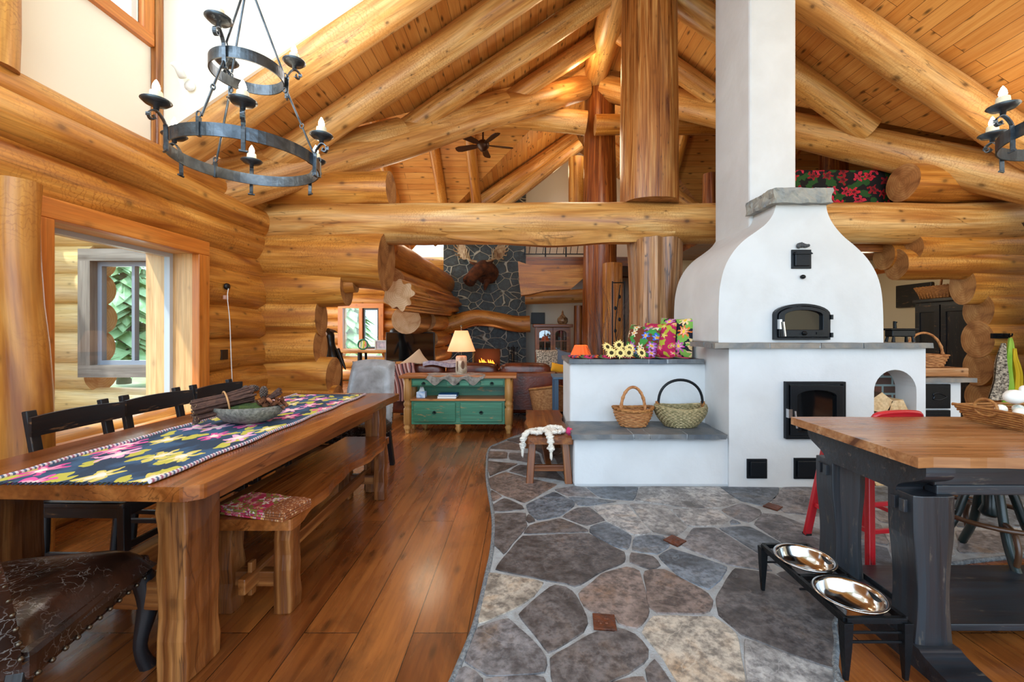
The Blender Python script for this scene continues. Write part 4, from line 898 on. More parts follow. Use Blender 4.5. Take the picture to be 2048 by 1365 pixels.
# runner
M_runner = flowers('wool_runner', '#223850', ['#e85aa6', '#e27ab8', '#d8c860', '#f0a8cc', '#d84a94'], 6.5, .40, 6, '#c4bc4c', '#f0e8d8', base2='#35587a', wob=.30, ls=.72)
rn = thing('table_runner', 'dark blue wool runner with pink and yellow flowers along the dining table', 'runner', (-1.595, 2.52, .762))
mb = MB(); hz = lambda u, v: .006+.002*noise.noise(V((u*9, v*3, 0)))
mb.grid(lambda u, v: ((v-.5)*.57+.006*sin(u*30), (u-.5)*2.06, hz(u, v)), 80, 14, g=lambda u, v: (u*2.06*.6, v*.57, 0)); mb.grid(lambda u, v: ((v-.5)*.57+.006*sin(u*30), (u-.5)*2.06, hz(u, v)-.005), 80, 14)
part('cloth', mb, M_runner, rn)
M_cord = flowers('pink_white_cord', '#cfc4c8', [], 5., .3, stripes=(30., ['#e0d8da', '#a86a80', '#d8d0d4', '#5a6a88']))
for s_ in (-1, 1):
    mb = MB(); pts = [V((s_*.287+.006*sin(u/60*30)+(.006*noise.noise(V((u*.9, s_, 0))) if s_ < 0 else 0), (u/60-.5)*2.06, .009)) for u in range(61)]; mb.tube(pts, .0085, 6); part('edging_cord', mb, M_cord, rn)
for e in (-1, 1):
    mb = MB()
    for k in range(34):
        x = -.28+.56*k/33; mb.tube([(x, e*1.03, .006), (x+random.uniform(-.006,.006), e*1.047, .004)], .0025, 5)
    part('fringe', mb, plain('navy_fringe', '#2c3c50', .9), rn)
# bowl with twigs and cones
bw = thing('centrepiece_bowl', 'shallow grey stone bowl on the runner holding twigs, cones and moss', 'bowl', (-1.545, 2.545, .772))
mb = MB(); mb.lathe([(.0,0),(.07,.0),(.13,.02),(.175,.062),(.19,.10),(.183,.102),(.165,.065),(.12,.035),(.0,.03)], 40, sq=(1.05,.80)); part('dish', mb, plain('speckled_stone', '#8a877c', .55, bump=.8, bs=150, c2='#5c5a52', vs=60), bw)
mb = MB()
def ms(d, p): return p*(1+.25*noise.noise(d*9))
mb.blob((.02,0,.075), (.155,.12,.035), 30, 14, f=ms); part('moss', mb, plain('green_moss', '#4a5c22', .95, bump=1., bs=120, c2='#2c3f1c', vs=40), bw)
M_twig = plain('dark_twig_bark', '#3a221b', .75, bump=.6, bs=120, c2='#5a3a2c', vs=30); M_cut = plain('pale_cut_wood', '#dcc08a', .7)
tw = thing('twig_bundle', 'tied bundle of dark twigs with pale cut ends lying across the bowl', 'twigs', (-1.62, 2.50, .905))
mb = MB(); ax = V((.80, .58, .08)).normalized(); u_ = V((0,0,1)).cross(ax).normalized(); w_ = ax.cross(u_)
for k in range(46):
    rr_ = .064*sqrt(random.random()); a = k*2.4; o_ = u_*cos(a)*rr_+w_*sin(a)*rr_*.85; L_ = random.uniform(.115,.14)
    mb.tube([o_-ax*L_, o_*.92+ax*(L_*.2), o_*1.1+ax*L_*1.15+V((0,0,random.uniform(-.005,.005)))], .0072, 7, True, cmi=1)
part('sticks', mb, [M_twig, M_cut], tw)
mb = MB(); mb.tube([u_*cos(2*pi*k/24)*.073+w_*sin(2*pi*k/24)*.066+ax*.02 for k in range(24)], .005, 6, closed=True); part('tie', mb, plain('raffia', '#b98a5a', .8), tw)
M_cone = plain('pine_cone_scales', '#2e2422', .7, c2='#6a584c', vs=30)
def cone(loc, s, lab, rot):
    mb = MB(); Mr = Euler(rot).to_matrix()
    for i in range(9):
        z = -.5+i/8; r_ = .42*sqrt(max(0.02, 1-(z*1.7)**2))
        for k in range(8):
            a = 2*pi*(k+.5*(i % 2))/8; mb.blob(V(loc)+Mr @ (V((cos(a)*r_, sin(a)*r_, z*1.5))*s), s*.15, 6, 4)
    mb.blob(loc, (s*.3, s*.3, s*.3), 8, 6)
    one('pine_cone', lab, 'pine cone', mb, M_cone, group='pine cones in the stone bowl')
cone((-1.475, 2.57, .94), .042, 'upright pale tipped pine cone at the top of the bowl filling', (R(20), R(15), 0))
cone((-1.60, 2.60, .955), .04, 'dark pine cone lying on the twig bundle, left one of two', (R(80), 0, R(30)))
cone((-1.555, 2.60, .96), .038, 'dark pine cone lying on the twig bundle, right one of two', (R(80), 0, R(-20)))
cone((-1.66, 2.58, .925), .04, 'dark pine cone behind the cut twig ends', (R(70), 0, R(60)))
cone((-1.755, 2.43, .815), .035, 'dark cone hanging over the left rim of the bowl', (0, R(30), 0))
mb = MB()
for k in range(9): mb.tube([V((-1.50, 2.56, .87))+V((random.uniform(-.01,.01), random.uniform(-.02,.02), random.uniform(-.01,.015))), V((-1.385, 2.58, .95))+V((random.uniform(-.02,.02), random.uniform(-.03,.03), random.uniform(-.02,.02)))], .0085, 7, cmi=1)
one('cinnamon_sticks', 'fan of brown bark sticks pointing right out of the bowl', 'twigs', mb, [M_twig, M_twig])
mb = MB()
for k in range(16):
    c = V((random.uniform(-1.46,-1.36), random.uniform(2.49,2.58), random.uniform(.868,.91))); mb.grid(lambda u, v: c+V(((u-.5)*.06, (v-.5)*.045, .016*sin(u*5+k)+.012*cos(v*5))), 5, 4)
one('dried_petals', 'curled brown dried leaves at the right rim of the bowl', 'leaves', mb, plain('dried_leaf', '#9a6240', .8, c2='#5c3424', vs=30))
for o in list(COL.objects):
    if not o.parent and o.name.split('.')[0] in ('centrepiece_bowl', 'twig_bundle', 'pine_cone', 'cinnamon_sticks', 'dried_petals'): o.location += V((-.035, -.09, 0))
tw.location += V((-.035, -.02, -.018)); tw.rotation_euler = (0, R(-6), R(8))
# ================================================================ black ladder chairs (facing +x)
def wood_chair():
    t = thing('wooden_chair', 'black distressed wooden chair with curved back rail, nearest along the wall side', 'chair', (0,0,0), 0, 'black wooden chairs along the window side')
    mb = MB(); mb.grid(lambda u, v: (-.21+.42*u, -.22+.44*v, .47-.008*sin(pi*u)*sin(pi*v)), 8, 8); mb.bb(-.21,.21,-.22,.22,.44,.465); part('seat', mb, M_blackpaint, t, .006)
    for sy in (-1, 1):
        mb = MB(); mb.tube([(-.24, sy*.185, 0), (-.215, sy*.185, .25), (-.21, sy*.185, .45)], .021, 6); mb.bar((-.21, sy*.185, .44), (-.30, sy*.18, .905), .028, .045, up=(0,1,0)); part('back_post', mb, M_blackpaint, t, .004)
        mb = MB(); mb.bar((.185, sy*.19, .45), (.195, sy*.195, 0), .038, .038, up=(1,0,0)); part('leg', mb, M_blackpaint, t, .004)
        mb = MB(); mb.bar((-.21, sy*.19, .41), (.19, sy*.19, .41), .02, .05); part('apron', mb, M_blackpaint, t, .003)
        mb = MB(); mb.bar((-.21, sy*.19, .2), (.19, sy*.19, .2), .02, .025); part('stretcher', mb, M_blackpaint, t, .003)
    mb = MB(); mb.bb(.18, .2, -.19, .19, .39, .44); part('apron', mb, M_blackpaint, t, .003)
    mb = MB(); mb.bar((.19, -.19, .24), (.19, .19, .24), .02, .03); part('stretcher', mb, M_blackpaint, t, .003)
    for z, h in ((.835, .105), (.66, .07)):
        mb = MB(); xo = -.21-.09*(z-.44)/.48
        def f(u, v, e): y = (u-.5)*.47; return (xo-.03*(1-(2*u-1)**2)+.045+e, y, z+(v-.5)*h*(1-.12*(2*u-1)**2))
        for e in (0, .018):
            k0 = len(mb.f); mb.grid(lambda u, v: f(u, v, e), 14, 3, g=lambda u, v: (u*.47, v*h, e))
            if e == 0: mb.f[k0:] = [q[::-1] for q in mb.f[k0:]]
        for v in (0, 1): mb.grid(lambda u, w_: f(u, v, .018*w_), 14, 1)
        for u in (0, 1): mb.grid(lambda v, w_: f(u, v, .018*w_), 3, 1)
        part('back_rail', mb, M_blackpaint, t)
    return t
c0 = wood_chair(); c0.location = (-2.13, 2.27, 0); c0.rotation_euler = (0,0,R(-1))
dup(c0, (-2.13, 2.76, 0), R(-4), 'black wooden chair in the middle of the window side row, before the window sill')
dup(c0, (-2.10, 3.27, 0), R(-2), 'farthest black wooden chair of the window side, its back behind the bowl')
# ================================================================ leather chairs (facing +y)
def leather_chair(label):
    t = thing('leather_chair', label, 'chair', (0,0,0), 0)
    mb = MB(); n = 16
    def seat(u, v):
        a, b_ = u*2-1, v*2-1; e = (max(0, 1-a**6)*max(0, 1-b_**6))**.5; return (a*(.25-.012*b_*-1), b_*.27, .40+.10*e+.015*e*(1-b_*b_)-.01*b_)
    mb.grid(seat, n, n); mb.bb(-.245, .245, -.26, .265, .35, .44); part('seat', mb, M_leather, t, .02)
    mb = MB()
    def back(u, v, s_):
        a = u*2-1; z = .40+.62*v; e = (max(0, 1-a**6)*max(0, 1-(2*v-1)**8))**.5; wd = .235-.02*v+.01*sin(pi*v)
        return (a*wd, -.27-.14*(v**1.4)+s_*.045*e, z-.03*v*a*a)
    for s_ in (-1, 1):
        k0 = len(mb.f); mb.grid(lambda u, v: back(u, v, s_), n, n, g=lambda u, v: (u*.5, v*.62, s_))
        if s_ > 0: mb.f[k0:] = [q[::-1] for q in mb.f[k0:]]
    part('backrest', mb, M_leather, t)
    for sx in (-1, 1):
        mb = MB(); mb.tube(smooth_pts([(sx*.225, .235, .37), (sx*.24, .25, .25), (sx*.222, .235, .10), (sx*.235, .26, 0)], 4), [.036,.036,.036,.036,.034,.032,.028,.024,.022,.022,.024,.026,.028], 10); part('leg', mb, M_blackpaint, t)
        mb = MB(); mb.bar((sx*.21, -.24, .38), (sx*.215, -.34, 0), .042, .042, up=(1,0,0)); part('leg', mb, M_blackpaint, t, .004)
    spots = []
    for sx in (-1, 1):
        spots += [(sx*.249, -.24+.5*k/11, .365) for k in range(12)]+[(sx*(.236-.02*k/13), -.275-.14*((k/13)**1.4), .43+.56*k/13) for k in range(14)]
    spots += [(-.235+.47*k/10, .268, .365) for k in range(11)]
    mb = MB(); mb.blob((0, 0, 0), .0075, 8, 5); nh = part('nailhead', mb, M_nail, t); nh.location = spots[0]
    for p in spots[1:]: q = nh.copy(); COL.objects.link(q); q.parent = t; q.location = p
    return t
lc = leather_chair('crackled dark leather chair at the near end of the table, partly out of view'); lc.location = (-1.62, 1.34, 0); lc.rotation_euler = (0,0,R(13))
fc_ = dup(lc, (-1.50, 3.80, 0), R(176), 'crackled leather chair at the far end of the dining table, window glare painted on its back')
M_leatherG = plain('glare_grey_leather', '#6f6b69', .25, bump=.2, bs=40, c2='#8f8c8c', vs=7)  # window glare on the backrest, put into a paler grey leather colour
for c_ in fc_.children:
    if c_.name.startswith('backrest'): c_.data = c_.data.copy(); c_.data.materials[0] = M_leatherG; c_['label'] = 'leather back painted pale grey as window glare'
# ================================================================ dining bench
bn = thing('dining_bench', 'long live edge wooden bench along the near side of the dining table', 'bench', (-1.235, 2.645, 0))
mb = MB(); pol=[]
for k in range(41): u = k/40; pol.append((.190+.012*sin(u*9+2)-.05*math.exp(-((u-.52)/.13)**2)+.008*sin(u*31), -.745+1.49*u))
for k in range(41): u = 1-k/40; pol.append((-.185+.01*sin(u*8), -.745+1.49*u))
mb.prism(pol, .405, .455, 'z'); mb.g = [V((p.y, p.x, p.z)) for p in mb.v]; part('seat', mb, M_table, bn, .012)
for sy in (-1, 1):
    for sx in (-1, 1): mb = MB(); x0, x1 = sorted((sx*.175, sx*.095)); y0, y1 = sorted((sy*.70, sy*.61)); hewn(mb, x0, x1, y0, y1, 0, .41, 6); part('leg', mb, M_leg, bn, .006)
    mb = MB(); mb.bar((-.10, sy*.655, .15), (.10, sy*.655, .15), .05, .07); part('cross_rail', mb, M_leg, bn, .005)
mb = MB(); mb.bar((0, -.78, .17), (0, .78, .17), .035, .07); part('stretcher', mb, M_leg, bn, .005)
for sy in (-1, 1): mb = MB(); mb.bar((0, sy*.705, .10), (0, sy*.705, .25), .02, .035); part('wedge', mb, M_leg, bn, .003)
# folded quilt on the bench
M_quilt = flowers('red_floral_quilt', '#c02a50', ['#e8d8d0', '#a01a48', '#e06a80', '#b03a30', '#f0e0d8'], 17., .5, 5, '#8a7a30', '#d8a040', rough=.9, wob=.5)
M_quiltb = flowers('brown_block_print', '#8a4a20', ['#b8804a', '#6a3418'], 60., .4, 4, None, '#c89a60', wob=0)
q = thing('folded_quilt', 'folded red floral quilt with brown printed border on the bench', 'quilt', (-1.20, 1.985, .457), R(-14))
for i in range(4):
    mb = MB(); z0 = .002+i*.011; dx = random.uniform(-.004,.004)
    mb.grid(lambda u, v: (-.165+.235*u+dx, -.085+.17*v+.004*sin(u*9+i), z0+.010+.0015*sin(u*14+v*8+i)), 12, 8, g=lambda u, v: (u*.24, v*.18, i)); mb.bb(-.165+dx, .07+dx, -.085, .085, z0, z0+.0095); part('fold', mb, M_quilt, q, .003)
    mb = MB(); mb.grid(lambda u, v: (.07+.11*u+dx, -.085+.17*v+.004*sin(u*9+i), z0+.010+.0015*sin(u*14+v*8+i)), 6, 8, g=lambda u, v: (u*.11, v*.18, i)); mb.bb(.07+dx, .18+dx, -.085, .085, z0, z0+.0095); part('border', mb, M_quiltb, q, .003)
# wall bits
mb = MB(); c = V((-2.985, 4.27, 1.745)); mb.lathe([(.0,0),(.028,0),(.034,.012),(.03,.03),(0,.032)], 16, c, V((1,0,0))); 
t = thing('hanging_cord', 'white cord hanging from a black round socket on the log wall', 'cord', (-2.985, 4.27, 1.745)); part('socket', mb, M_black, t, 0, True)
mb = MB(); mb.tube(smooth_pts([c+V((.03,0,-.02)), c+V((.035,-.02,-.12)), c+V((.03,.02,-.35)), c+V((.05,.01,-.7)), c+V((.05,.03,-1.05)), c+V((.04,.05,-1.55))], 6), .004, 6); part('cord', mb, M_white, t, 0, True)
mb = MB(); mb.bb(c.x-.005, c.x+.02, c.y-.03, c.y+.02, c.z-.13, c.z-.09); part('cord_clip', mb, plain('pinkish_clip', '#c89a88', .5), t, .003, True)
mb = MB(); c = V((-3.0, 4.27, 1.06)); mb.bb(c.x-.03, c.x+.012, c.y-.045, c.y+.045, c.z-.05, c.z+.05); t = one('wall_outlet', 'small dark bronze outlet plate set in the log wall beneath the cord', 'outlet', mb, plain('bronze_plate', '#3a2a1e', .4, .5), bev=.003)
t = thing('wall_spotlight', 'small white adjustable spotlight on the white wall by the chandelier', 'lamp', (-2.88, 3.69, 3.42))
mb = MB(); mb.lathe([(0,0),(.04,0),(.045,.02),(0,.03)], 18, (0,0,0), V((0,-1,0))); part('mount', mb, M_white, t)
mb = MB(); mb.lathe([(.0,0),(.03,.0),(.03,.08),(.045,.11),(.04,.11),(0,.09)], 18, (-.03,-.05,.05), V((-.3,-.3,1))); part('lamp_head', mb, M_white, t)
# ================================================================ living room
cs = thing('console_table', 'distressed green sideboard table with turned wooden legs behind the dining area', 'sideboard', (-.815, 5.52, 0))
mb = MB(); mb.bb(-.74, .74, -.19, .21, .700, .735); part('tabletop', mb, M_console, cs, .006)
lp = [(.035,0),(.028,.02),(.038,.05),(.05,.075),(.035,.10),(.046,.12),(.05,.125),(.05,.30),(.05,.31),(.035,.33),(.05,.36),(.052,.38),(.036,.41),(.05,.43),(.05,.70)]
for sx in (-1, 1):
    for sy in (-.13, .15): mb = MB(); mb.lathe([(r*1.05, z) for r, z in lp], 12, (sx*.64, sy, 0)); part('leg', mb, M_consleg, cs)
for px_ in (0, -.47): mb = MB(); mb.lathe([(.02,0),(.03,.03),(.045,.06),(.03,.09),(.045,.115)], 12, (px_, -.12 if px_ == 0 else .1, 0)); part('foot', mb, M_consleg, cs)
mb = MB(); mb.bb(-.59, .59, -.14, .17, .59, .70); mb.bb(-.60, .60, .15, .17, .12, .70); part('drawer_case', mb, M_green, cs, .003)
mb = MB(); mb.bb(-.60, .60, -.17, .17, .415, .44); part('shelf', mb, M_console, cs, .003)
mb = MB(); mb.bb(-.59, .59, -.145, .16, .115, .415); part('lower_case', mb, M_green, cs, .003)
def ringpull(par, x, y, z):
    mb = MB(); mb.lathe([(0,0),(.016,0),(.012,.01),(0,.012)], 12, (x, y, z), V((0,-1,0))); mb.tube([(x+.022*cos(a), y-.012, z-.006+.016*sin(a)) for a in [2*pi*k/14 for k in range(14)]], .004, 5, closed=True); part('ring_pull', mb, M_iron, par)
for x in (-.43, .0, .43):
    mb = MB(); mb.bb(x-.145, x+.145, -.165, -.135, .605, .675); d = part('drawer', mb, M_green, cs, .006); ringpull(d, x, -.165, .64)
for x in (-.295, .295):
    mb = MB(); mb.bb(x-.265, x+.265, -.168, -.14, .15, .39); d = part('drawer', mb, M_green, cs, .008); ringpull(d, x, -.17, .275)
# hide draped on the console
mb = MB()
def hide(u, v):
    a = u*2-1; x = a*.36+.03*sin(v*7); dr = max(0, .5-v)*2; lobe = .5+.5*cos(a*3*pi); y = -.20+.34*v if v > .28 else -.20; z = .742 if v > .28 else .742-(.28-v)/.28*(.05+.075*lobe)
    return (-.86+x, 5.52+y-(.008 if v <= .28 else 0), z+.004*sin(u*20))
mb.grid(hide, 40, 14); one('animal_hide', 'grey fur hide draped over the front of the green console under the lamp', 'hide', mb, plain('grey_fur', '#7b746c', .95, bump=1.2, bs=220, c2='#b0a89c', vs=18))
# lamp
M_birch = plain('birch_bark', '#dccdb4', .7, bump=.5, bs=60, c2='#a58a6c', vs=16)
M_shade = NM('parchment_lampshade'); M_shade.set(M_shade.b.inputs['Emission Color'], rgba('#ffb070')); M_shade.b.inputs['Emission Strength'].default_value = .9; M_shade = M_shade.out('#e8b088', .7)
l = thing('birch_table_lamp', 'lit table lamp with birch log base and parchment shade on the green console', 'lamp', (-.80, 5.56, .737))
mb = MB(); mb.lathe([(.0,0),(.075,0),(.072,.22),(.06,.235),(0,.237)], 24); part('log_base', mb, M_birch, l)
mb = MB(); mb.tube([(0,0,.23), (0,0,.62)], .008, 8); mb.blob((0,0,.62), (.014,.014,.02), 10, 6); part('stem', mb, M_nail, l)
mb = MB(); mb.lathe([(.185,.295),(.085,.565),(.082,.563),(.181,.295)], 12); part('lamp_shade', mb, M_shade, l)
mb = MB(); mb.blob((.03,-.072,.12), (.022,.004,.055), 8, 6); mb.blob((-.04,-.062,.10), (.012,.004,.075), 8, 6); part('bark_mark', mb, plain('dark_bark_mark', '#5a3c28', .8), l)
point('table_lamp_bulb', (-.80, 5.56, 1.16), 7, (1, .62, .32), .04)
# tissue box and books on the shelf
mb = MB(); mb.bb(-.055,.055,-.055,.055,0,.075); t = thing('tissue_box', 'small blue tissue box with a white tissue on the console shelf', 'tissue box', (-1.30, 5.48, .442)); part('box', mb, plain('blue_white_box', '#5a8ec8', .6, c2='#dfe8f0', vs=14), t, .003)
mb = MB(); mb.grid(lambda u, v: ((u-.5)*.07*(1-v*.5), .012*sin(u*7+v*3), .075+.075*v), 8, 5); part('tissue', mb, M_white, t)
for i, (c, lb) in enumerate(((('#e8e8e8'), 'white spined book lying at the bottom of the console shelf pair'), (('#2a5c98'), 'blue book lying on top of the white book on the console shelf'))):
    mb = MB(); mb.bb(-.12, .12, -.09, .09, 0, .004); mb.bb(-.12, .12, -.09, .09, .022, .026); mb.bb(.114, .12, -.09, .09, 0, .026)
    b = thing('book', lb, 'book', (-.96+.01*i, 5.47, .442+i*.0265)); part('cover', mb, plain('book_cover', c, .4), b); mb = MB(); mb.bb(-.116, .114, -.086, .086, .004, .022); part('pages', mb, M_white, b)
# sofas
def cushion_box(mb, c, d, t=(1,1,1)):
    c = V(c); d = V(d)/2
    def f(dr, p): return V([math.copysign(abs(x)**.42, x) for x in dr])
    n, m_ = 20, 12; vs=[]
    for i in range(m_+1):
        ph = pi*i/m_
        for k in range(n):
            a = 2*pi*k/n; dr = V((sin(ph)*cos(a), sin(ph)*sin(a), cos(ph))); q = V([math.copysign(abs(x)**.4, x) for x in dr]); vs.append(c+V((q.x*d.x, q.y*d.y, q.z*d.z)))
    mb.add(vs, [(i*n+k, (i+1)*n+k, (i+1)*n+(k+1) % n, i*n+(k+1) % n) for i in range(m_) for k in range(n)], None, t)
s_ = thing('leather_sofa', 'long dark brown leather sofa seen from behind the green console', 'sofa', (-.75, 6.55, 0))
mb = MB(); mb.bb(-1.30, 1.28, -.42, -.20, .10, .70); part('back_frame', mb, M_sofa, s_, .06)
mb = MB(); mb.bb(-1.28, 1.28, -.3, .45, .10, .34); part('base', mb, M_sofa, s_, .04)
for sx in (-1, 1): mb = MB(); mb.bb(sx*1.22-.11, sx*1.22+.11, -.38, .48, .10, .58); part('arm', mb, M_sofa, s_, .07)
for i in range(3):
    mb = MB(); cushion_box(mb, (-.79+i*.79, -.17, .60), (.78, .30, .44)); part('back_cushion', mb, M_sofa, s_)
    mb = MB(); cushion_box(mb, (-.79+i*.79, .17, .40), (.78, .62, .18)); part('seat_cushion', mb, M_sofa, s_)
for sx in (-1, 1): mb = MB(); mb.bb(sx*1.2-.04, sx*1.2+.04, -.36, -.28, 0, .11); part('foot', mb, M_cedarD, s_)
M_throw = flowers('striped_throw', '#8a5a48', [], 5., .3, stripes=(9., ['#6a3428', '#c8a8a0', '#9a6058', '#4a2c30', '#b88a80']))
mb = MB(); mb.grid(lambda u, v: (-2.03+.5*u+.02*sin(v*9), 6.06+.03*sin(u*8)+(.0 if v < .5 else (v-.5)*.6), (.30+v*1.04) if v < .5 else .835+.01*sin(u*9)-.08*(v-.5)), 16, 20, g=lambda u, v: (u*.5+v*.15, v, 0)); mb.grid(lambda u, v: (-1.98+.42*u, 6.075, .3+v*.5), 6, 6)
one('throw_blanket', 'striped red and grey throw blanket over the left end of the sofa back', 'blanket', mb, M_throw)
pillow('sofa_cushion', 'beige cushion leaning at the left end of the leather sofa', (-1.62, 6.34, .80), .42, .30, .14, (R(-20), R(-38), R(10)), plain('beige_fabric', '#c2a382', .9))
mb = MB(); mb.grid(lambda u, v: (-1.45+.50*u, 6.18+.30*v, .845+.02*sin(u*6)*cos(v*4)), 12, 8); mb.grid(lambda u, v: (-1.45+.50*u, 6.18, .845-.06*v+.02*sin(u*6)), 12, 3); one('folded_blanket', 'pale grey patterned blanket folded on the sofa back', 'blanket', mb, plain('pale_blanket', '#c8bcc0', .9, c2='#8a7c90', vs=22))
s_ = thing('leather_sofa', 'brown leather sofa on the right with patterned pillows near the fireplace', 'sofa', (.55, 7.35, 0))
mb = MB(); mb.bb(-.2, .42, -.75, .75, .1, .36); part('base', mb, M_sofa, s_, .05)
mb = MB(); mb.bb(.25, .48, -.8, .8, .1, .82); part('back_frame', mb, M_sofa, s_, .08)
for sy in (-1, 1): mb = MB(); mb.bb(-.25, .45, sy*.78-.12, sy*.78+.12, .1, .66); part('arm', mb, M_sofa, s_, .09)
for i in range(2): mb = MB(); cushion_box(mb, (.05, -.33+i*.66, .43), (.56, .64, .18)); part('seat_cushion', mb, M_sofa, s_)
M_spots = plain('mottled_fur_fabric', '#d8c8b0', .95, bump=.8, bs=160, c2='#3a302a', vs=46)
pillow('sofa_cushion', 'mottled black and white cushion on the right sofa', (.42, 7.0, .82), .42, .36, .15, (R(-12), 0, R(8)), M_spots)
pillow('sofa_cushion', 'slate blue cushion behind the yellow one on the right sofa', (.70, 7.0, .80), .36, .34, .14, (R(-10), R(12), R(-10)), plain('slate_blue_fabric', '#5a6474', .9))
pillow('sofa_cushion', 'small bright yellow cushion on the right sofa arm', (.57, 6.80, .70), .24, .16, .10, (R(-20), R(12), 0), plain('yellow_fabric', '#e0a020', .9))
# wicker armchair
w_ = thing('wicker_armchair', 'round backed brown wicker armchair in front of the right sofa', 'chair', (.42, 6.1, 0), R(190))
mb = MB()
def wk(u, v, e): a = -2.0+4.0*u; r = .26+.05*v+e; return (r*sin(a), r*cos(a)*.9, .18+.36*v-.10*abs(a)/2*v)
for e in (0, .02): mb.grid(lambda u, v: wk(u, v, e), 30, 12, g=lambda u, v: (v*.5, u*1.2, 0))
part('shell', mb, M_wickerR, w_)
mb = MB(); mb.tube([wk(u/24, 1, .01) for u in range(25)], .02, 8); part('rim', mb, M_wicker, w_)
mb = MB(); cushion_box(mb, (0, 0, .36), (.46, .44, .12)); part('cushion', mb, M_sofa, w_)
for a in (.8, 2.3, 3.9, 5.5): mb = MB(); mb.tube([(.2*sin(a), .18*cos(a), 0), (.22*sin(a), .2*cos(a), .2)], .018, 8); part('leg', mb, M_blackpaint, w_)
# blue side table with the orange lamp
t = thing('side_table', 'narrow blue painted side table right of the wicker chair behind the bench', 'table', (.62, 5.45, 0))
mb = MB(); mb.bb(-.24, .24, -.22, .22, .70, .73); part('tabletop', mb, plain('blue_grey_paint', '#4c6a84', .5), t, .004)
for sx in (-1, 1):
    for sy in (-1, 1): mb = MB(); mb.bb(sx*.2-.025, sx*.2+.025, sy*.18-.025, sy*.18+.025, 0, .70); part('leg', mb, plain('blue_grey_leg', '#3f5a74', .5), t)
M_oshade = NM('orange_lampshade'); M_oshade.set(M_oshade.b.inputs['Emission Color'], rgba('#ff6a20')); M_oshade.b.inputs['Emission Strength'].default_value = .6; M_oshade = M_oshade.out('#d8582c', .8)
t = thing('small_table_lamp', 'small lamp with a pleated orange shade peeking over the upper stone bench', 'lamp', (.735, 5.35, .732))
mb = MB(); mb.lathe([(.0,0),(.06,0),(.05,.02),(.03,.06),(.045,.12),(.02,.18),(.01,.26),(0,.26)], 18); part('base', mb, M_nail, t)
mb = MB(); n=28; vs=[]
for r, z in ((.145,.22),(.078,.385)):
    for k in range(n): a = 2*pi*k/n; q = r*(1+.04*(-1)**k); vs.append((q*cos(a), q*sin(a), z))
mb.add(vs, [(k, (k+1) % n, n+(k+1) % n, n+k) for k in range(n)], sm=False); part('lamp_shade', mb, M_oshade, t)
point('orange_lamp_bulb', (.735, 5.35, 1.05), 3, (1, .5, .2), .03)
# willow twigs
t = thing('willow_twigs', 'tall bare dark willow twigs standing behind the sunflowers', 'twigs', (1.0, 5.05, 0))
mb = MB(); mb.lathe([(0,0),(.12,0),(.14,.25),(.1,.55),(.11,.62),(.095,.62),(.085,.5),(0,.5)], 22); part('vase', mb, M_slate, t)
mb = MB()
for k in range(24):
    a = random.uniform(-1, 1); b_ = random.uniform(-.5, .5); p = V((0, 0, .5)); pts = [p]; hgt = random.uniform(1.1, 1.85)
    for j in range(1, 8):
        u = j/7; pts.append(V((a*.30*u+.05*noise.noise(V((k*3, j*.6, 0))), b_*.3*u+.04*noise.noise(V((k*3, j*.6, 5))), .5+(hgt-.5)*u)))
    mb.tube(smooth_pts(pts, 2), [.005*(1-.6*i/14) for i in range(15)], 5)
part('twigs', mb, M_twig, t)
t = thing('iron_trellis', 'black wrought iron leaf trellis panel between the pale log and the trunk', 'trellis', (1.34, 6.0, 0))
mb = MB()
for x in (-.07, .10): mb.tube([(x, 0, 0), (x, 0, 2.0)], .01, 6)
for z in (.3, 1.0, 1.98): mb.tube([(-.07, 0, z), (.10, 0, z)], .008, 6)
part('frame', mb, M_iron, t)
mb = MB(); mb.tube(smooth_pts([(0, 0, .3), (.05, 0, .8), (-.03, 0, 1.3), (.04, 0, 1.95)], 6), .007, 6)
for k in range(9): mb.blob((.03*(-1)**k, 0, .5+k*.16), (.02, .005, .03), 8, 5)
part('leaf_vine', mb, M_iron, t)
# fireplace
YFP = 10.4
m = NM('dark_fieldstone')
dn = m.n('ShaderNodeVectorMath', {0: m.map(m.gc, (3.1, 1., 4.1)), 1: m.n('ShaderNodeVectorMath', {0: m.n('ShaderNodeTexNoise', {'Vector': m.gc, 'Scale': 3., 'Detail': 2.}).outputs['Color'], 'Scale': .35}, operation='SCALE').outputs[0]}, operation='ADD').outputs[0]
ve = m.n('ShaderNodeTexVoronoi', {'Vector': dn, 'Scale': 1.05, 'Randomness': .9}, feature='DISTANCE_TO_EDGE').outputs['Distance']
vc = m.n('ShaderNodeSeparateColor', {0: m.n('ShaderNodeTexVoronoi', {'Vector': dn, 'Scale': 1.05, 'Randomness': .9}).outputs['Color']}).outputs[0]
st = m.mix(m.ramp(m.noise(m.gc, 14, 5, .5, .65), [(.4, 0.), (.7, .8)]), m.ramp(vc, [(0., '#14191c'), (.5, '#1e2529'), (1., '#2c3335')]), '#3c4c50')
ed = m.ramp(ve, [(.02, 1.), (.045, 0.)])
m.bump(m.math('SUBTRACT', m.math('MULTIPLY', m.noise(m.gc, 12, 5), .6), ed), 1., .03); M_field = m.out(m.mix(ed, st, '#a3a193'), .5)
fp = thing('stone_fireplace', 'tall dark fieldstone fireplace and chimney with pale mortar in the living room', 'fireplace', (-.92, 10.85, 0))
xa, xb = XX(887, YFP), XX(1052, YFP); fa, fb, fz0, fz1 = XX(945, YFP), XX(1000, YFP), .40, .86
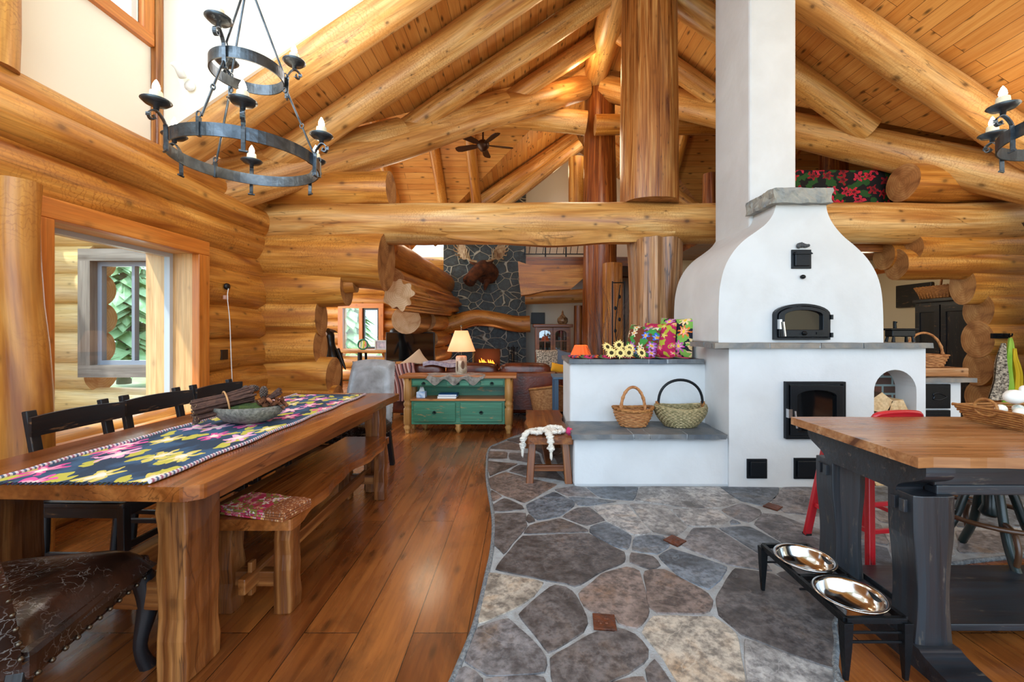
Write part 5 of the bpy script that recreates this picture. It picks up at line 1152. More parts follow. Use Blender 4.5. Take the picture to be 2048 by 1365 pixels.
mb = MB(); mb.prism([(xa, 0), (fa, 0), (fa, fz1), (fb, fz1), (fb, 0), (xb, 0), (xb, 5.5), (xa, 5.5)], YFP, 11.3, 'y'); part('chimney_breast', mb, M_field, fp, 0, True)
mb = MB(); mb.bb(fa-.02, fb+.02, YFP+.45, YFP+.5, 0, fz1+.05); mb.bb(fa-.4, fb+.4, YFP-.5, YFP, 0, .38); part('firebox', mb, plain('sooty_brick', '#3a1c12', .9), fp, 0, True)
mb = MB(); sp = smooth_pts([P(868, 652, 10.15), P(905, 648, 10.15), P(950, 636, 10.15), P(990, 640, 10.15), P(1030, 648, 10.15), P(1060, 648, 10.15)], 5)
mb.tube(sp, [.26-.07*sin(pi*i/(len(sp)-1))*.6-.06*i/(len(sp)-1) for i in range(len(sp))], 20, True, mi=0, cmi=1, jit=.1); part('mantel_log', mb, [M_log, M_end], fp, 0, True, label='curving peeled log mantel')
M_fire = emis('flame', '#ff7a20', 4)
mb = MB()
for k in range(7):
    x = fa+.15+k*.055; h = random.uniform(.12, .3); mb.tube([(x, YFP+.22, .40), (x+.02, YFP+.22, .40+h*.5), (x-.01, YFP+.22, .40+h)], [.035, .028, .003], 8)
o = part('flames', mb, M_fire, fp, 0, True); o['kind'] = 'stuff'
point('fire_light', ((fa+fb)/2, YFP+.1, .62), 14, (1, .45, .15), .1)
for k, (a, b_) in enumerate((((fa+.08, YFP+.2, .42), (fb-.1, YFP+.3, .44)), ((fa+.1, YFP+.3, .44), (fb-.08, YFP+.18, .43)))):
    mb = MB(); mb.tube([a, b_], .045, 10); one('burning_log', ('front' if k == 0 else 'back')+' charred log burning in the stone fireplace', 'firewood', mb, plain('charred_wood', '#1c120c', .9))
t = thing('fireplace_tools', 'set of dark iron fire tools on a stand right of the firebox', 'fire tools', (XX(1026, 10.1), 10.1, 0))
mb = MB(); mb.lathe([(0,0),(.13,0),(.12,.03),(0,.03)], 18); mb.tube([(0,0,.03), (0,0,.95)], .014, 8); part('stand', mb, M_iron, t)
for k in range(4): x = -.1+.066*k; mb = MB(); mb.tube([(x, -.04, .12), (x, -.04, .88)], .009, 6); mb.blob((x, -.04, .12), (.03,.015,.05), 8, 6); mb.blob((x, -.04, .9), .02, 8, 6); part('tool', mb, M_iron, t)
# moose head
M_fur = plain('brown_moose_fur', '#6b3a1c', .95, bump=1.2, bs=90, c2='#3a1e10', vs=7)
M_horn = plain('antler', '#b9a07c', .6, c2='#7d5a38', vs=8)
ms_ = thing('moose_head', 'mounted brown moose head with palmate antlers on the dark chimney', 'mounted head', P(968, 549, 10.38)); ms_.scale = (.82, .82, .82)
mb = MB(); sp = smooth_pts([(.10, 0, .02), (.06, -.25, .10), (-.02, -.50, .10), (-.18, -.72, -.06), (-.32, -.86, -.28), (-.36, -.92, -.36)], 5)
rr_ = [.34,.33,.33,.32,.31,.30,.29,.27,.25,.24,.22,.21,.20,.19,.185,.18,.17,.165,.165,.17,.175,.175,.17,.15,.11,.03]
mb.tube(sp, rr_[:len(sp)], 22, jit=.12)
mb.tube([(.12, -.25, -.22), (.08, -.42, -.40), (.06, -.46, -.52)], [.10,.06,.02], 10); part('head', mb, M_fur, ms_)
for s__ in (-1, 1):
    mb = MB(); mb.blob((-.04+s__*.22, -.42, .27), (.14, .04, .06), 12, 8, M=Euler((0, R(-25*s__), 0)).to_matrix()); part('ear', mb, M_fur, ms_)
    mb = MB(); base = V((-.04+s__*.12, -.45, .30)); mb.tube(smooth_pts([base, base+V((s__*.18, -.02, .04)), base+V((s__*.30, 0, .12))], 4), .035, 8)
    c = base+V((s__*.42, .0, .30)); n = 20
    pl = []
    for k in range(n): a = 2*pi*k/n; pl.append(V((s__*(.15*cos(a)+.06*sin(a)), .06*cos(a), .24*sin(a))))
    mb.add([c+p for p in pl]+[c+p+V((0,.03,0)) for p in pl], [tuple(range(n)), tuple(range(2*n-1, n-1, -1))]+[(k, n+k, n+(k+1) % n, (k+1) % n) for k in range(n)], sm=False)
    for k in range(7):
        a = -.9+k*.42; st_ = c+V((s__*(.15*cos(a)+.06*sin(a)), .06*cos(a), .24*sin(a)))*.9; mb.tube([st_, st_+V((s__*.10*cos(a), -.04, .13*sin(a)+.04)), st_+V((s__*.12*cos(a), -.07, .17*sin(a)+.12))], [.024,.018,.004], 7)
    for k in range(3): st_ = base+V((s__*(.2+.05*k), 0, .08)); mb.tube([st_, st_+V((s__*.02, -.16, .10+.04*k)), st_+V((-s__*.01, -.22, .24+.04*k))], [.024,.018,.004], 7)
    part('antler', mb, M_horn, ms_)
    mb = MB(); mb.blob((-.12+s__*.16, -.62, .10), .022, 8, 6); part('eye', mb, M_black, ms_)
    mb = MB(); mb.blob((-.36+s__*.07, -1.0, -.30), (.025,.02,.02), 8, 6); part('nostril', mb, M_black, ms_)
# television and stand
t = thing('television', 'large flat black television standing left of the stone fireplace', 'television', (XX(821, 8.6), 8.6, 0))
mb = MB(); mb.bb(-.49, .49, -.025, .03, .68, 1.27); part('housing', mb, M_black, t, .006)
mb = MB(); mb.bb(-.475, .475, -.03, -.026, .70, 1.255); part('screen', mb, M_darkglass, t)
mb = MB(); mb.bb(-.12, .12, -.06, .10, .60, .68); mb.tube([(0,.03,.04), (0,.03,.8)], .03, 10); mb.bb(-.3, .3, -.16, .2, .0, .04); part('stand', mb, M_black, t, .004)
t = thing('black_pipe_mount', 'black vertical pipe with bracket rising behind the television', 'pipe', (XX(817, 8.9), 8.9, 0))
mb = MB(); mb.tube([(0,0,0), (0,0,1.62)], .035, 10); mb.tube([(0,0,1.60), (0,0,1.85)], .045, 10); part('pipe', mb, M_iron, t)
mb = MB(); mb.blob((0,0,1.3), (.16,.1,.06), 12, 8); part('bracket', mb, M_iron, t)
mb = MB(); mb.blob((0,0,0), (.11,.11,.09), 16, 10); one('black_dome_speaker', 'round black dome peeking over the left of the television top', 'speaker', mb, M_black, loc=(XX(790, 8.9), 8.9, 1.27))
# sideboard under the far window, plate, frame
t = thing('trestle_sideboard', 'light wooden table under the far left window with a plate on it', 'table', (-3.75, 9.9, 0))
mb = MB(); mb.bb(-.95, .95, -.25, .25, .80, .86); part('tabletop', mb, M_logB, t, .02)
for x in (-.45, .0, .62): mb = MB(); mb.tube([(x,-.1,0),(x,-.1,.80)], .05, 10); part('leg', mb, M_iron if x == 0 else M_rustic, t)
mb = MB(); mb.tube([(-.2, 0, .1), (.1, .02, .45), (.1, 0, .8)], .03, 8); part('brace', mb, M_iron, t)
M_plate = flowers('floral_plate', '#e8d8c8', ['#d03030', '#e88030', '#e0a0b0', '#f0d040'], 14, .5, 5, '#4a9a4a')
t = thing('painted_plate', 'round green rimmed plate painted with flowers on the far window sill table', 'plate', P(726, 686, 9.8)); t.location.z = .985
mb = MB(); mb.lathe([(0,0),(.085,0),(.10,.01),(.09,.014),(0,.01)], 24, (0,0,0), V((0,-1,.15))); part('centre', mb, M_plate, t)
mb = MB(); mb.tube([V((.112*cos(a), -.012+.0*a, .112*sin(a))) for a in [2*pi*k/28 for k in range(28)]], .018, 8, closed=True); part('rim', mb, plain('green_glaze', '#1c6a4c', .2), t)
t = thing('picture_frame', 'small pale framed picture standing right of the painted plate', 'picture', (XX(762, 9.8), 9.8, .862))
mb = MB(); x0 = .14; ring_prism(mb, [(-x0,0),(x0,0),(x0,.22),(-x0,.22)], [(-x0+.03,.03),(x0-.03,.03),(x0-.03,.19),(-x0+.03,.19)], -.01, .015); part('frame', mb, plain('silver_frame', '#b8b4b0', .3, .4), t)
mb = MB(); mb.bb(-x0+.03, x0-.03, 0, .01, .03, .19); part('photo', mb, plain('faded_photo', '#c8b8c0', .5, c2='#8a8a9a', vs=14), t)
# penguin statue
pg = thing('penguin_statue', 'tall black and white penguin statue behind the cut log ends at the doorway', 'statue', (XX(663, 6.6), 6.6, 0))
mb = MB(); mb.blob((0,0,.20), (.17,.15,.21), 16, 10); part('pedestal', mb, M_rustic, pg)
mb = MB(); mb.tube(smooth_pts([(0.04,0,.36),(.03,0,.50),(.03,0,.72),(.0,0,.95),(-.03,0,1.12),(-.05,0,1.25),(-.05,0,1.34)], 4), [.08,.10,.115,.12,.125,.13,.13,.13,.125,.12,.115,.108,.10,.09,.08,.075,.075,.08,.085,.088,.085,.078,.065,.045,.01], 18); part('body', mb, plain('black_glaze', '#0c0e12', .3), pg)
mb = MB(); mb.blob((-.06,-.055,1.24), (.04,.045,.05), 12, 8); part('cheek_patch', mb, M_white, pg)
mb = MB(); mb.tube([(-.0,-.02,1.30), (.07,-.04,1.29), (.12,-.05,1.27)], [.028,.018,.003], 8); part('beak', mb, plain('beak', '#4a3a34', .4), pg)
for sx in (-1, 1): mb = MB(); mb.tube(smooth_pts([(sx*.10,-.02,1.02), (sx*.17,-.03,.85), (sx*.24,-.05,.70)], 4), [.035,.034,.033,.032,.03,.026,.022,.015,.006], 8); part('flipper', mb, plain('black_glaze_flipper', '#0c0e12', .3), pg)
# hutch
M_hutch = wood('hutch_oak', '#7a3f18', '#a05c28', '#bb7a40', 9., .35, .2, .1)
HX, HY = XX(1106, 9.6), 9.75
t = thing('glass_hutch', 'wooden hutch with two glazed scalloped doors by the far white wall', 'cabinet', (HX, HY, 0))
mb = MB(); mb.bb(-.40, .40, -.15, .2, 0, .55); mb.bb(-.40, -.36, -.13, .2, .55, 1.40); mb.bb(.36, .40, -.13, .2, .55, 1.40); mb.bb(-.40, .40, .18, .2, .55, 1.4); part('carcass', mb, M_hutch, t)
mb = MB(); mb.bb(-.45, .45, -.19, .22, 1.38, 1.45); part('cornice', mb, M_hutch, t, .012)
for z in (.80, 1.05): mb = MB(); mb.bb(-.36, .36, -.1, .18, z, z+.02); part('shelf', mb, M_hutch, t)
for sx in (-1, 1):
    x0, x1 = sorted((sx*.005, sx*.36)); mb = MB(); outer = arch_poly(x0, x1, .58, 1.37, .001, 10); inner = arch_poly(x0+.05, x1-.05, .64, 1.31, .07, 10)
    ring_prism(mb, outer, inner, -.15, -.125); mb.bb((x0+x1)/2-.008, (x0+x1)/2+.008, -.145, -.13, .63, 1.30)
    for z in (.85, 1.07): mb.bb(x0+.04, x1-.04, -.145, -.13, z-.008, z+.008)
    d = part('door', mb, M_hutch, t); mb = MB(); mb.bb(x0+.04, x1-.04, -.137, -.133, .63, 1.31); part('door_glass', mb, glass('hutch_glass', '#e0e8e8', mixf=.85), d)
for k in range(12):
    x = -.28+.112*(k % 6); z = .822 if k < 6 else 1.072; c = ['#c8d8d0', '#8ab0c0', '#e0e0d8', '#a04028', '#b8c8c8', '#6a5a48'][k % 6]
    mb = MB(); mb.lathe([(0,0),(.025,0),(.045,.05),(.035,.09),(.03,.09),(.035,.05),(0,.01)], 14)
    one('glazed_cup', ['pale green', 'blue', 'white', 'red brown', 'grey green', 'dark brown'][k % 6]+' cup on the '+('lower' if k < 6 else 'upper')+' shelf of the glass hutch', 'cup', mb, plain('cup_glaze', c, .3), loc=(HX+x, HY+.03, z), group='cups in the glass hutch')
mb = MB(); mb.lathe([(0,0),(.09,0),(.125,.06),(.12,.13),(.06,.19),(.03,.23),(.02,.29),(.0,.33)], 20); one('gourd_vase', 'dark spotted gourd shaped vase on top of the glass hutch', 'vase', mb, plain('spotted_glaze', '#5a2a14', .3, c2='#c8a070', vs=16), loc=(XX(1126, 9.7), 9.8, 1.452))
mb = MB(); mb.bb(-.18, .18, -.05, 0, -.15, .15); one('wall_speaker', 'square black panel on the far white wall over the hutch', 'speaker', mb, M_black, loc=(XX(1076, 11.25), 11.25, ZZ(637, 11.25)), bev=.008)
# log posts and twigs in the far right
post('cedar_post', 'leaning dark cedar plank post right of the glass hutch', XX(1156, 9.3), 9.3, 0, 1.85, .10, .09, M_cedarD, .15, n=16)
# loft railing
t = thing('loft_railing', 'black iron twig railing on the loft edge right of the stone chimney', 'railing', (1.0, 9.28, ZZ(515, 9.28)))
mb = MB(); mb.bb(-1.0, .9, -.015, .015, .06, .08); mb.bb(-1.0, .9, -.015, .015, .93, .97); part('rail', mb, M_iron, t)
for k in range(5): x = -.95+.45*k; mb = MB(); mb.bb(x-.015, x+.015, -.015, .015, 0, .96); part('baluster', mb, M_iron, t)
for k in range(12):
    x = -.86+.15*k; mb = MB(); mb.tube(smooth_pts([(x,0,.07), (x+.03,0,.35), (x-.02,0,.6), (x+.02,0,.94)], 3), .008, 5); mb.tube([(x,0,.3), (x+.07,0,.55)], .006, 5); mb.tube([(x,0,.45), (x-.07,0,.7)], .006, 5)
    for q_ in ((x+.07,.57), (x-.07,.72), (x+.02,.4)): mb.blob((q_[0], 0, q_[1]), (.022,.006,.03), 8, 5)
    part('iron_twig', mb, M_iron, t)
# ceiling fan
t = thing('ceiling_fan', 'dark bronze five blade ceiling fan hanging in the living room', 'fan', P(966, 291, 8.2))
M_bronze = plain('bronze_fan', '#3a2014', .4, .4)
mb = MB(); mb.tube([(0,0,.05), (0,0,6.0-t.location.z)], .018, 8); part('downrod', mb, M_bronze, t)
mb = MB(); mb.lathe([(0,-.12),(.05,-.11),(.09,-.06),(.12,-.02),(.12,.05),(.05,.10),(0,.11)], 20); part('motor', mb, M_bronze, t)
for k in range(5):
    a = 2*pi*k/5+.25; Mr = Matrix.Rotation(a, 4, 'Z') @ Matrix.Rotation(R(14), 4, 'X'); mb = MB()
    pl = [(.12,-.03),(.20,-.06),(.50,-.08),(.58,-.06),(.60,0),(.58,.06),(.50,.08),(.20,.06),(.12,.03)]
    mb.add([Mr @ V((x, y, 0)) for x, y in pl]+[Mr @ V((x, y, .012)) for x, y in pl], [tuple(range(8,-1,-1)), tuple(range(9,18))]+[(i, (i+1) % 9, 9+(i+1) % 9, 9+i) for i in range(9)], sm=False); part('blade', mb, M_bronze, t)
# door / side furniture glimpsed
t = thing('rug', 'pale woven rug on the living room floor beyond the console', 'rug', (-.4, 7.6, 0)); mb = MB(); mb.grid(lambda u, v: (-1.5+3*u, -1.0+2*v, .016), 4, 4); mb.bb(-1.5,1.5,-1,1,.004,.015); part('pile', mb, plain('pale_rug', '#a8a8b4', .95, c2='#6c5a58', vs=6), t)
# ================================================================ kitchen island table
it = thing('island_table', 'kitchen island table with worn pine top and blue black painted trestle base', 'table', (2.4, 1.92, 0))
mb = MB(); pol=[]
for k in range(31): u = k/30; pol.append((-.955+1.91*u, -.368+.006*sin(u*23)+.004*sin(u*51)))
for k in range(9): u = k/8; pol.append((.955, -.368+.736*u))
for k in range(31): u = 1-k/30; pol.append((-.955+1.91*u, .368+.005*sin(u*19)))
mb.prism(pol, .797, .836, 'z'); part('tabletop', mb, M_islandtop, it, .010)
def ogee_end(mb, x0, x1, y0, y1, zt, zb, ins, t=(1,1,1)):
    pr = [(y0, zt), (y0, zt-.03)]
    for k in range(9): u = k/8; pr.append((y0+ins*(u-.16*sin(2*pi*u)), zt-.03-(zt-zb-.03)*u))
    pr += [(2*((y0+y1)/2)-q[0], q[1]) for q in pr[::-1]]
    mb.prism(pr, x0, x1, 'x', t)
mb = MB(); ogee_end(mb, -.89, -.78, -.33, .33, .797, .655, .13); part('end_bolster', mb, M_slatepaint, it, .006)
mb = MB(); ogee_end(mb, .78, .89, -.33, .33, .797, .655, .13); part('end_bolster', mb, M_slatepaint, it, .006)
for sy in (-1, 1):
    mb = MB(); y = sy*.23; pr = [(-.78, .797), (-.78, .66)]
    for k in range(9): u = k/8; pr.append((-.70+.10*(u+.16*sin(2*pi*u)), .655+.0*u))
    mb.bb(-.78, .78, y-.02, y+.02, .68, .797); mb.bb(-.78, .78, y-.028, y+.028, .655, .695); part('apron', mb, M_slatepaint, it, .006)
for sx in (-1, 1):
    for sy in (-1, 1):
        x = sx*.805; y = sy*.215; mb = MB(); n = 14; vs=[]
        for i in range(n+1):
            z = .06+.60*i/n; u = i/n; w0 = .085-.018*sin(pi*min(1, u*1.35))+.006*u; d0 = .058
            for (a, b_) in ((-w0,-d0),(-w0*.6,-d0-.008),(w0*.6,-d0-.008),(w0,-d0),(w0,d0),(-w0,d0)): vs.append(V((x+a*.9, y+b_, z)))
        fs = [(i*6+k, i*6+(k+1) % 6, (i+1)*6+(k+1) % 6, (i+1)*6+k) for i in range(n) for k in range(6)]+[tuple(range(5,-1,-1)), tuple(n*6+k for k in range(6))]
        mb.add(vs, fs, [V((p.z, p.x, p.y)) for p in vs], (1,1,1), False); lg = part('leg', mb, M_slatepaint, it, .004)
        if sx < 0:
            for k in (-1, 1): mb = MB(); mb.bb(x-.095, x-.07, y+k*.022-.012, y+k*.022+.012, .585, .635); part('peg', mb, M_slatepaint, lg, .002)
    mb = MB(); x0, x1 = sorted((sx*.89, sx*.73))
    pr = [(-.48, 0), (-.48, .03)]
    for k in range(9): u = k/8; pr.append((-.47+.17*(u-.1*sin(2*pi*u)), .03+.055*u))
    pr += [(-q[0], q[1]) for q in pr[::-1]]; mb.prism(pr, x0, x1, 'x'); part('foot', mb, M_slatepaint, it, .006)
mb = MB(); mb.bb(-.72, .72, -.19, .25, .075, .105); part('lower_shelf', mb, M_slatepaint, it, .004)
mb = MB(); mb.bb(-.74, .74, -.03, .03, .60, .66); part('stretcher', mb, M_slatepaint, it, .004)
# dog bowl stand
ds = thing('bowl_stand', 'black metal raised stand holding two steel pet bowls on the stone floor', 'stand', (1.30, 1.835, .015))
mb = MB()
for x in (-.11, .11): mb.bb(x-.009, x+.009, -.27, .27, .205, .23)
for y in (-.27, 0, .27): mb.bb(-.11, .11, y-.009, y+.009, .21, .23)
for y in (-.27, .27):
    for z in (.17, .135): mb.bb(-.11, .11, y-.004, y+.004, z, z+.008)
for x in (-.11,): mb.bb(x, .11, -.012, -.006, .17, .178)
part('frame', mb, M_iron, ds, .001)
for sx in (-1, 1):
    for y in (-.27, .0, .27):
        mb = MB(); b0 = 0 if y else .09
        if y: mb.add([V((sx*.11+a, y+b_, z)) for z, w_ in ((.215,.017),(.12,.014),(0,.007)) for a, b_ in ((-w_,-w_),(w_,-w_),(w_,w_),(-w_,w_))], [(0,1,5,4),(1,2,6,5),(2,3,7,6),(3,0,4,7),(4,5,9,8),(5,6,10,9),(6,7,11,10),(7,4,8,11),(3,2,1,0),(8,9,10,11)], sm=False); part('leg', mb, M_iron, ds, .001)
for i, (y, lab) in enumerate(((-.145, 'shallow stainless steel pet bowl, the one nearer the camera'), (.125, 'shallow stainless steel pet bowl, the farther of the two'))):
    mb = MB(); mb.lathe([(0,-.055),(.075,-.055),(.098,-.03),(.108,.0),(.112,.010),(.124,.012),(.126,.008),(.118,.004),(.112,-.004),(.102,-.035),(.078,-.06),(0,-.06)], 44)
    b = one('pet_bowl', lab, 'bowl', mb, M_steel, loc=(1.30, 1.835+y, .015+.232), group='steel pet bowls in the stand')
# red metal stool
M_red = wood('distressed_red_metal', '#98101a', '#b81824', '#cc2430', 6., .3, 0, .1, scratch='#2a3438')
st = thing('metal_stool', 'distressed red metal stool tucked behind the island table', 'stool', (2.03, 2.50, .015), R(8))
mb = MB(); mb.bb(-.15, .15, -.15, .15, .66, .69); part('seat', mb, M_red, st, .012)
for sx in (-1, 1):
    for sy in (-1, 1):
        mb = MB(); mb.bar((sx*.13, sy*.13, .67), (sx*.21, sy*.21, 0), .040, .030, up=(0,1,0)); part('leg', mb, M_red, st, .005)
        mb = MB(); mb.bb(sx*.21-.018, sx*.21+.018, sy*.21-.018, sy*.21+.018, -.012, .012); part('rubber_foot', mb, M_black, st)
for z, r in ((.20, .186), (.34, .17)):
    for k in range(4):
        a, b_ = ((-r,-r),(r,-r),(r,r),(-r,r))[k], ((r,-r),(r,r),(-r,r),(-r,-r))[k]
        if z > .3 and k % 2: continue
        mb = MB(); mb.bar((*a, z), (*b_, z), .014, .024); part('rung', mb, M_red, st, .002)
mb = MB(); mb.tube(smooth_pts([(-.14,-.14,.68), (-.15,-.17,.80), (-.10,-.18,.835), (.10,-.18,.835), (.15,-.17,.80), (.14,-.14,.68)], 5), .014, 8); mb.bb(-.13, .13, -.19, -.175, .79, .835); part('low_back', mb, M_red, st)
# swivel stool with bentwood hoop
M_dgreen = wood('dark_green_stool_paint', '#0c1a1a', '#122626', '#183232', 6., .3, 0, .1, scratch='#5a4a30')
M_bent = wood('bent_dark_wood', '#2c1a10', '#4a2e1c', '#5f4028', 8., .3, 0, .1)
sw = thing('swivel_stool', 'dark stool with four curved splayed legs and bentwood hoop under the island', 'stool', (2.55, 2.32, .01), R(20))
mb = MB(); mb.lathe([(0,.60),(.17,.60),(.18,.63),(.16,.65),(0,.655)], 28); part('seat', mb, M_dgreen, sw)
mb = MB(); mb.lathe([(.03,.28),(.045,.3),(.03,.34),(.03,.60)], 16); part('column', mb, M_dgreen, sw)
for k in range(4):
    a = pi/4+k*pi/2; d = V((cos(a), sin(a), 0)); mb = MB(); mb.tube(smooth_pts([d*.03+V((0,0,.56)), d*.09+V((0,0,.42)), d*.16+V((0,0,.20)), d*.29+V((0,0,.015))], 5), .021, 8); part('leg', mb, M_dgreen, sw)
    mb = MB(); mb.tube(smooth_pts([d*.235+V((0,0,.12)), d*.25+V((-.0,0,.20)), d*.21+V((0,0,.275)), d*.12+V((0,0,.29))], 5), .013, 8); part('bracket', mb, M_bent, sw)
mb = MB(); mb.tube([V((.235*cos(a), .235*sin(a), .29)) for a in [2*pi*k/36 for k in range(36)]], .013, 8, closed=True); part('hoop', mb, M_bent, sw)
# egg basket
eb_ = thing('egg_basket', 'flat woven twig basket of pale eggs at the right of the island top', 'basket', (2.48, 2.06, .838))
mb = MB()
for k in range(7):
    z = .006+k*.012; e = .12+.006*k; f_ = .19+.008*k
    for s__ in (-1, 1):
        mb.tube([(-f_, s__*e+random.uniform(-.004,.004), z), (0, s__*(e+.006), z+.004), (f_, s__*e, z)], .006, 6); mb.tube([(s__*f_, -e, z+.005), (s__*(f_+.006), 0, z+.008), (s__*f_, e, z+.005)], .006, 6)
mb.bb(-.19,.19,-.12,.12,0,.006); part('woven_sides', mb, M_wicker, eb_)
mb = MB(); mb.tube([V((-.235, .0+.05*cos(a), .09+.04*sin(a))) for a in [2*pi*k/20 for k in range(20)]], .007, 6, closed=True); part('handle_ring', mb, M_wicker, eb_)
for i in range(8):
    x = -.13+.085*(i % 4)+(.02 if i > 3 else 0); y = -.055+.10*(i//4); mb = MB(); mb.lathe([(.0,-.03)]+[(.023*sin(pi*k/8)*(1+.12*cos(pi*k/8)), -.03*cos(pi*k/8)) for k in range(1, 8)]+[(0,.03)], 14, (0,0,0), V((1, .3*i, .2)))
    c = ['#e8e4d4', '#b8ccc4', '#e0d4bc', '#a8c0b8'][i % 4]; one('speckled_egg', ['white', 'pale blue green', 'cream', 'speckled teal'][i % 4]+' egg in the twig basket, '+('front' if i < 4 else 'back')+' row', 'egg', mb, plain('egg_shell', c, .5, c2='#f4f0e8', vs=60), loc=(2.48+x, 2.06+y, .838+.075), group='eggs in the twig basket')
mb = MB(); mb.blob((0,0,0), (.05,.035,.035), 14, 8); mb.blob((.05,0,.035), (.022,.02,.022), 10, 6); one('ceramic_bird', 'small white ceramic bird sitting among the eggs', 'figurine', mb, M_white, loc=(2.42, 2.09, .975))
# ================================================================ cookstove corner right of the oven
ck = thing('cookstove_counter', 'white plastered counter with a black cast iron cookstove front beside the oven', 'stove', (3.9, 4.45, 0))
mb = MB(); mb.bb(3.34, 4.42, 4.28, 5.1, 0, .785); part('body', mb, M_plaster, ck, .012, True)
mb = MB(); rock(mb, 3.33, 4.49, 4.2, 5.12, .787, .83, .008, .05); part('stone_top', mb, M_ledge, ck, 0, True, label='rough grey stone counter slab')
for z0, z1 in ((.52, .765), (.24, .505), (.04, .225)):
    mb = MB(); mb.bb(3.40, 4.29, 4.255, 4.285, z0, z1); d = part('stove_door', mb, M_castiron, ck, .006, True)
    mb = MB(); mb.bb(3.43, 4.26, 4.24, 4.256, z0+.03, z1-.03); x = 4.15; mb.tube([V((x+.06*cos(a)*(1+.3*cos(3*a)), 4.24, (z0+z1)/2+.035*sin(a))) for a in [2*pi*k/24 for k in range(24)]], .008, 6, closed=True)
    link('relief_panel', mb, M_castiron, d, ck.location, .004)
mb = MB(); pr = [(3.34, .83), (3.34, 1.52)]+[(3.34+.55*sin(u*pi/2), .83+.69*cos(u*pi/2)**.8) for u in [k/12 for k in range(1, 12)]]+[(3.89, .83)]; mb.prism(pr, 4.62, 4.75, 'y'); part('curved_plaster_hood', mb, M_plaster, ck, .015, True)
mb = MB(); mb.bb(4.02, 4.50, 4.28, 4.62, .835, .925); o = one('butcher_block', 'thick pale butcher block on the stone counter by the cookstove', 'cutting board', mb, M_islandtop, bev=.012)
b = thing('splint_basket', 'brown splint basket with tall arched handle on the butcher block', 'basket', (4.20, 4.45, .928))
mb = MB(); weave(mb, [(.15+.006*i, .008+i*.014) for i in range(9)], 40, 1.0, .8, .009, 10, .8); mb.lathe([(0,.004),(.15,.004)], 24, sq=(1,.8)); part('bowl', mb, M_wickerR, b)
mb = MB(); handle(mb, .20, .25, .10, .012, 1); part('handle', mb, M_wickerR, b)
s2 = thing('cast_iron_scale', 'small black cast iron scale standing on the oven ledge', 'scale', (3.25, 3.66, 1.203))
mb = MB(); mb.bb(-.10,.10,-.04,.04,.045,.105); mb.bb(-.12,.12,-.055,.055,.10,.118); part('body', mb, M_iron, s2, .008)
for x in (-.08, .08):
    for y in (-.03, .03): mb = MB(); mb.tube([(x*1.1, y*1.2, 0), (x, y, .05)], [.014,.009], 8); part('foot', mb, M_iron, s2)
mb = MB(); mb.tube([(-.04,0,.07),(-.045,0,.16),(-.04,0,.175)], [.014,.012,.016], 8); mb.tube([(.03,0,.07),(.03,0,.11)], .012, 8); part('beam_post', mb, M_iron, s2)
# nook behind the opening: armoire, basket, picture
ar = thing('black_armoire', 'tall black panelled armoire in the nook behind the log ends', 'cabinet', (6.0, 5.83, 0), R(-90))
mb = MB(); mb.bb(-.39, .39, -.25, .27, 0, 1.72); part('carcass', mb, M_blackpaint, ar, .006)
mb = MB(); mb.bb(-.41, .41, -.28, .29, 1.70, 1.75); part('cornice', mb, M_blackpaint, ar, .012)
for sx in (-1, 1):
    x0, x1 = sorted((sx*.01, sx*.37)); mb = MB(); ring_prism(mb, [(x0,.1),(x1,.1),(x1,1.66),(x0,1.66)], [(x0+.07,.2),(x1-.07,.2),(x1-.07,1.56),(x0+.07,1.56)], -.275, -.25); mb.bb(x0+.06, x1-.06, -.262, -.25, .19, 1.57); part('door', mb, M_blackpaint, ar, .003)
b = thing('wicker_hamper', 'golden wicker hamper with bent handles on top of the black armoire', 'basket', (5.98, 5.86, 1.755), R(-90))
mb = MB()
for k in range(10):
    z = .01+k*.017; e = .3+.007*k; f_ = .2+.005*k
    pts = [(-e,-f_,z),(0,-f_-.005,z),(e,-f_,z),(e,f_,z),(-e,f_,z)]
    mb.tube([V(p) for p in pts], .0105, 6, closed=True)
mb.bb(-.3,.3,-.2,.2,0,.01)
for k in range(14): x = -.3+.6*k/13; mb.tube([(x, -.215, .005), (x*1.1, -.245, .18)], .007, 5)
part('woven_body', mb, M_wicker, b)
for y in (-.1, .1): mb = MB(); mb.tube(smooth_pts([(-.12, y, .16), (-.08, y, .33), (.05, y*1.2, .38), (.16, y, .30), (.18, y, .16)], 5), .014, 8); part('handle', mb, M_wickerR, b)
mb = MB(); mb.bb(6.25, 6.29, 6.5, 7.12, 1.68, 2.05); t = one('dark_wall_panel', 'dark framed panel hanging on the nook wall beside the armoire', 'picture', mb, M_blackpaint, bev=.008)
# tall dark cupboard at the right edge and hanging aprons
t = thing('dark_cupboard', 'tall dark cupboard with moulded cornice cut off by the right edge', 'cabinet', (5.90, 4.5, 0))
mb = MB(); mb.bb(-.28, .28, -.22, .2, 0, 2.42); part('carcass', mb, M_blackpaint, t, .006); mb = MB(); mb.prism([(-.28, 2.38), (-.36, 2.50), (.36, 2.50), (.28, 2.38)], -.28, .22, 'y'); part('cornice', mb, M_blackpaint, t, .008)
mb = MB(); mb.bb(-.25, .25, -.24, -.215, .1, 2.3); part('door', mb, M_blackpaint, t, .008)
def hang(name, label, cat, px, D, z1, z0, w0, w1, mat, dx=0, seed=1):
    mb = MB()
    for e in (0, .012):
        mb.grid(lambda u, v: (XX(px, D)+dx*v+(u-.5)*(w0+(w1-w0)*v**.7)+.01*sin(v*9+seed), D-.02*sin(u*12+seed)*min(1, v*3)-e-.02*v, z1-(z1-z0)*v), 12, 14)
    return one(name, label, cat, mb, mat)
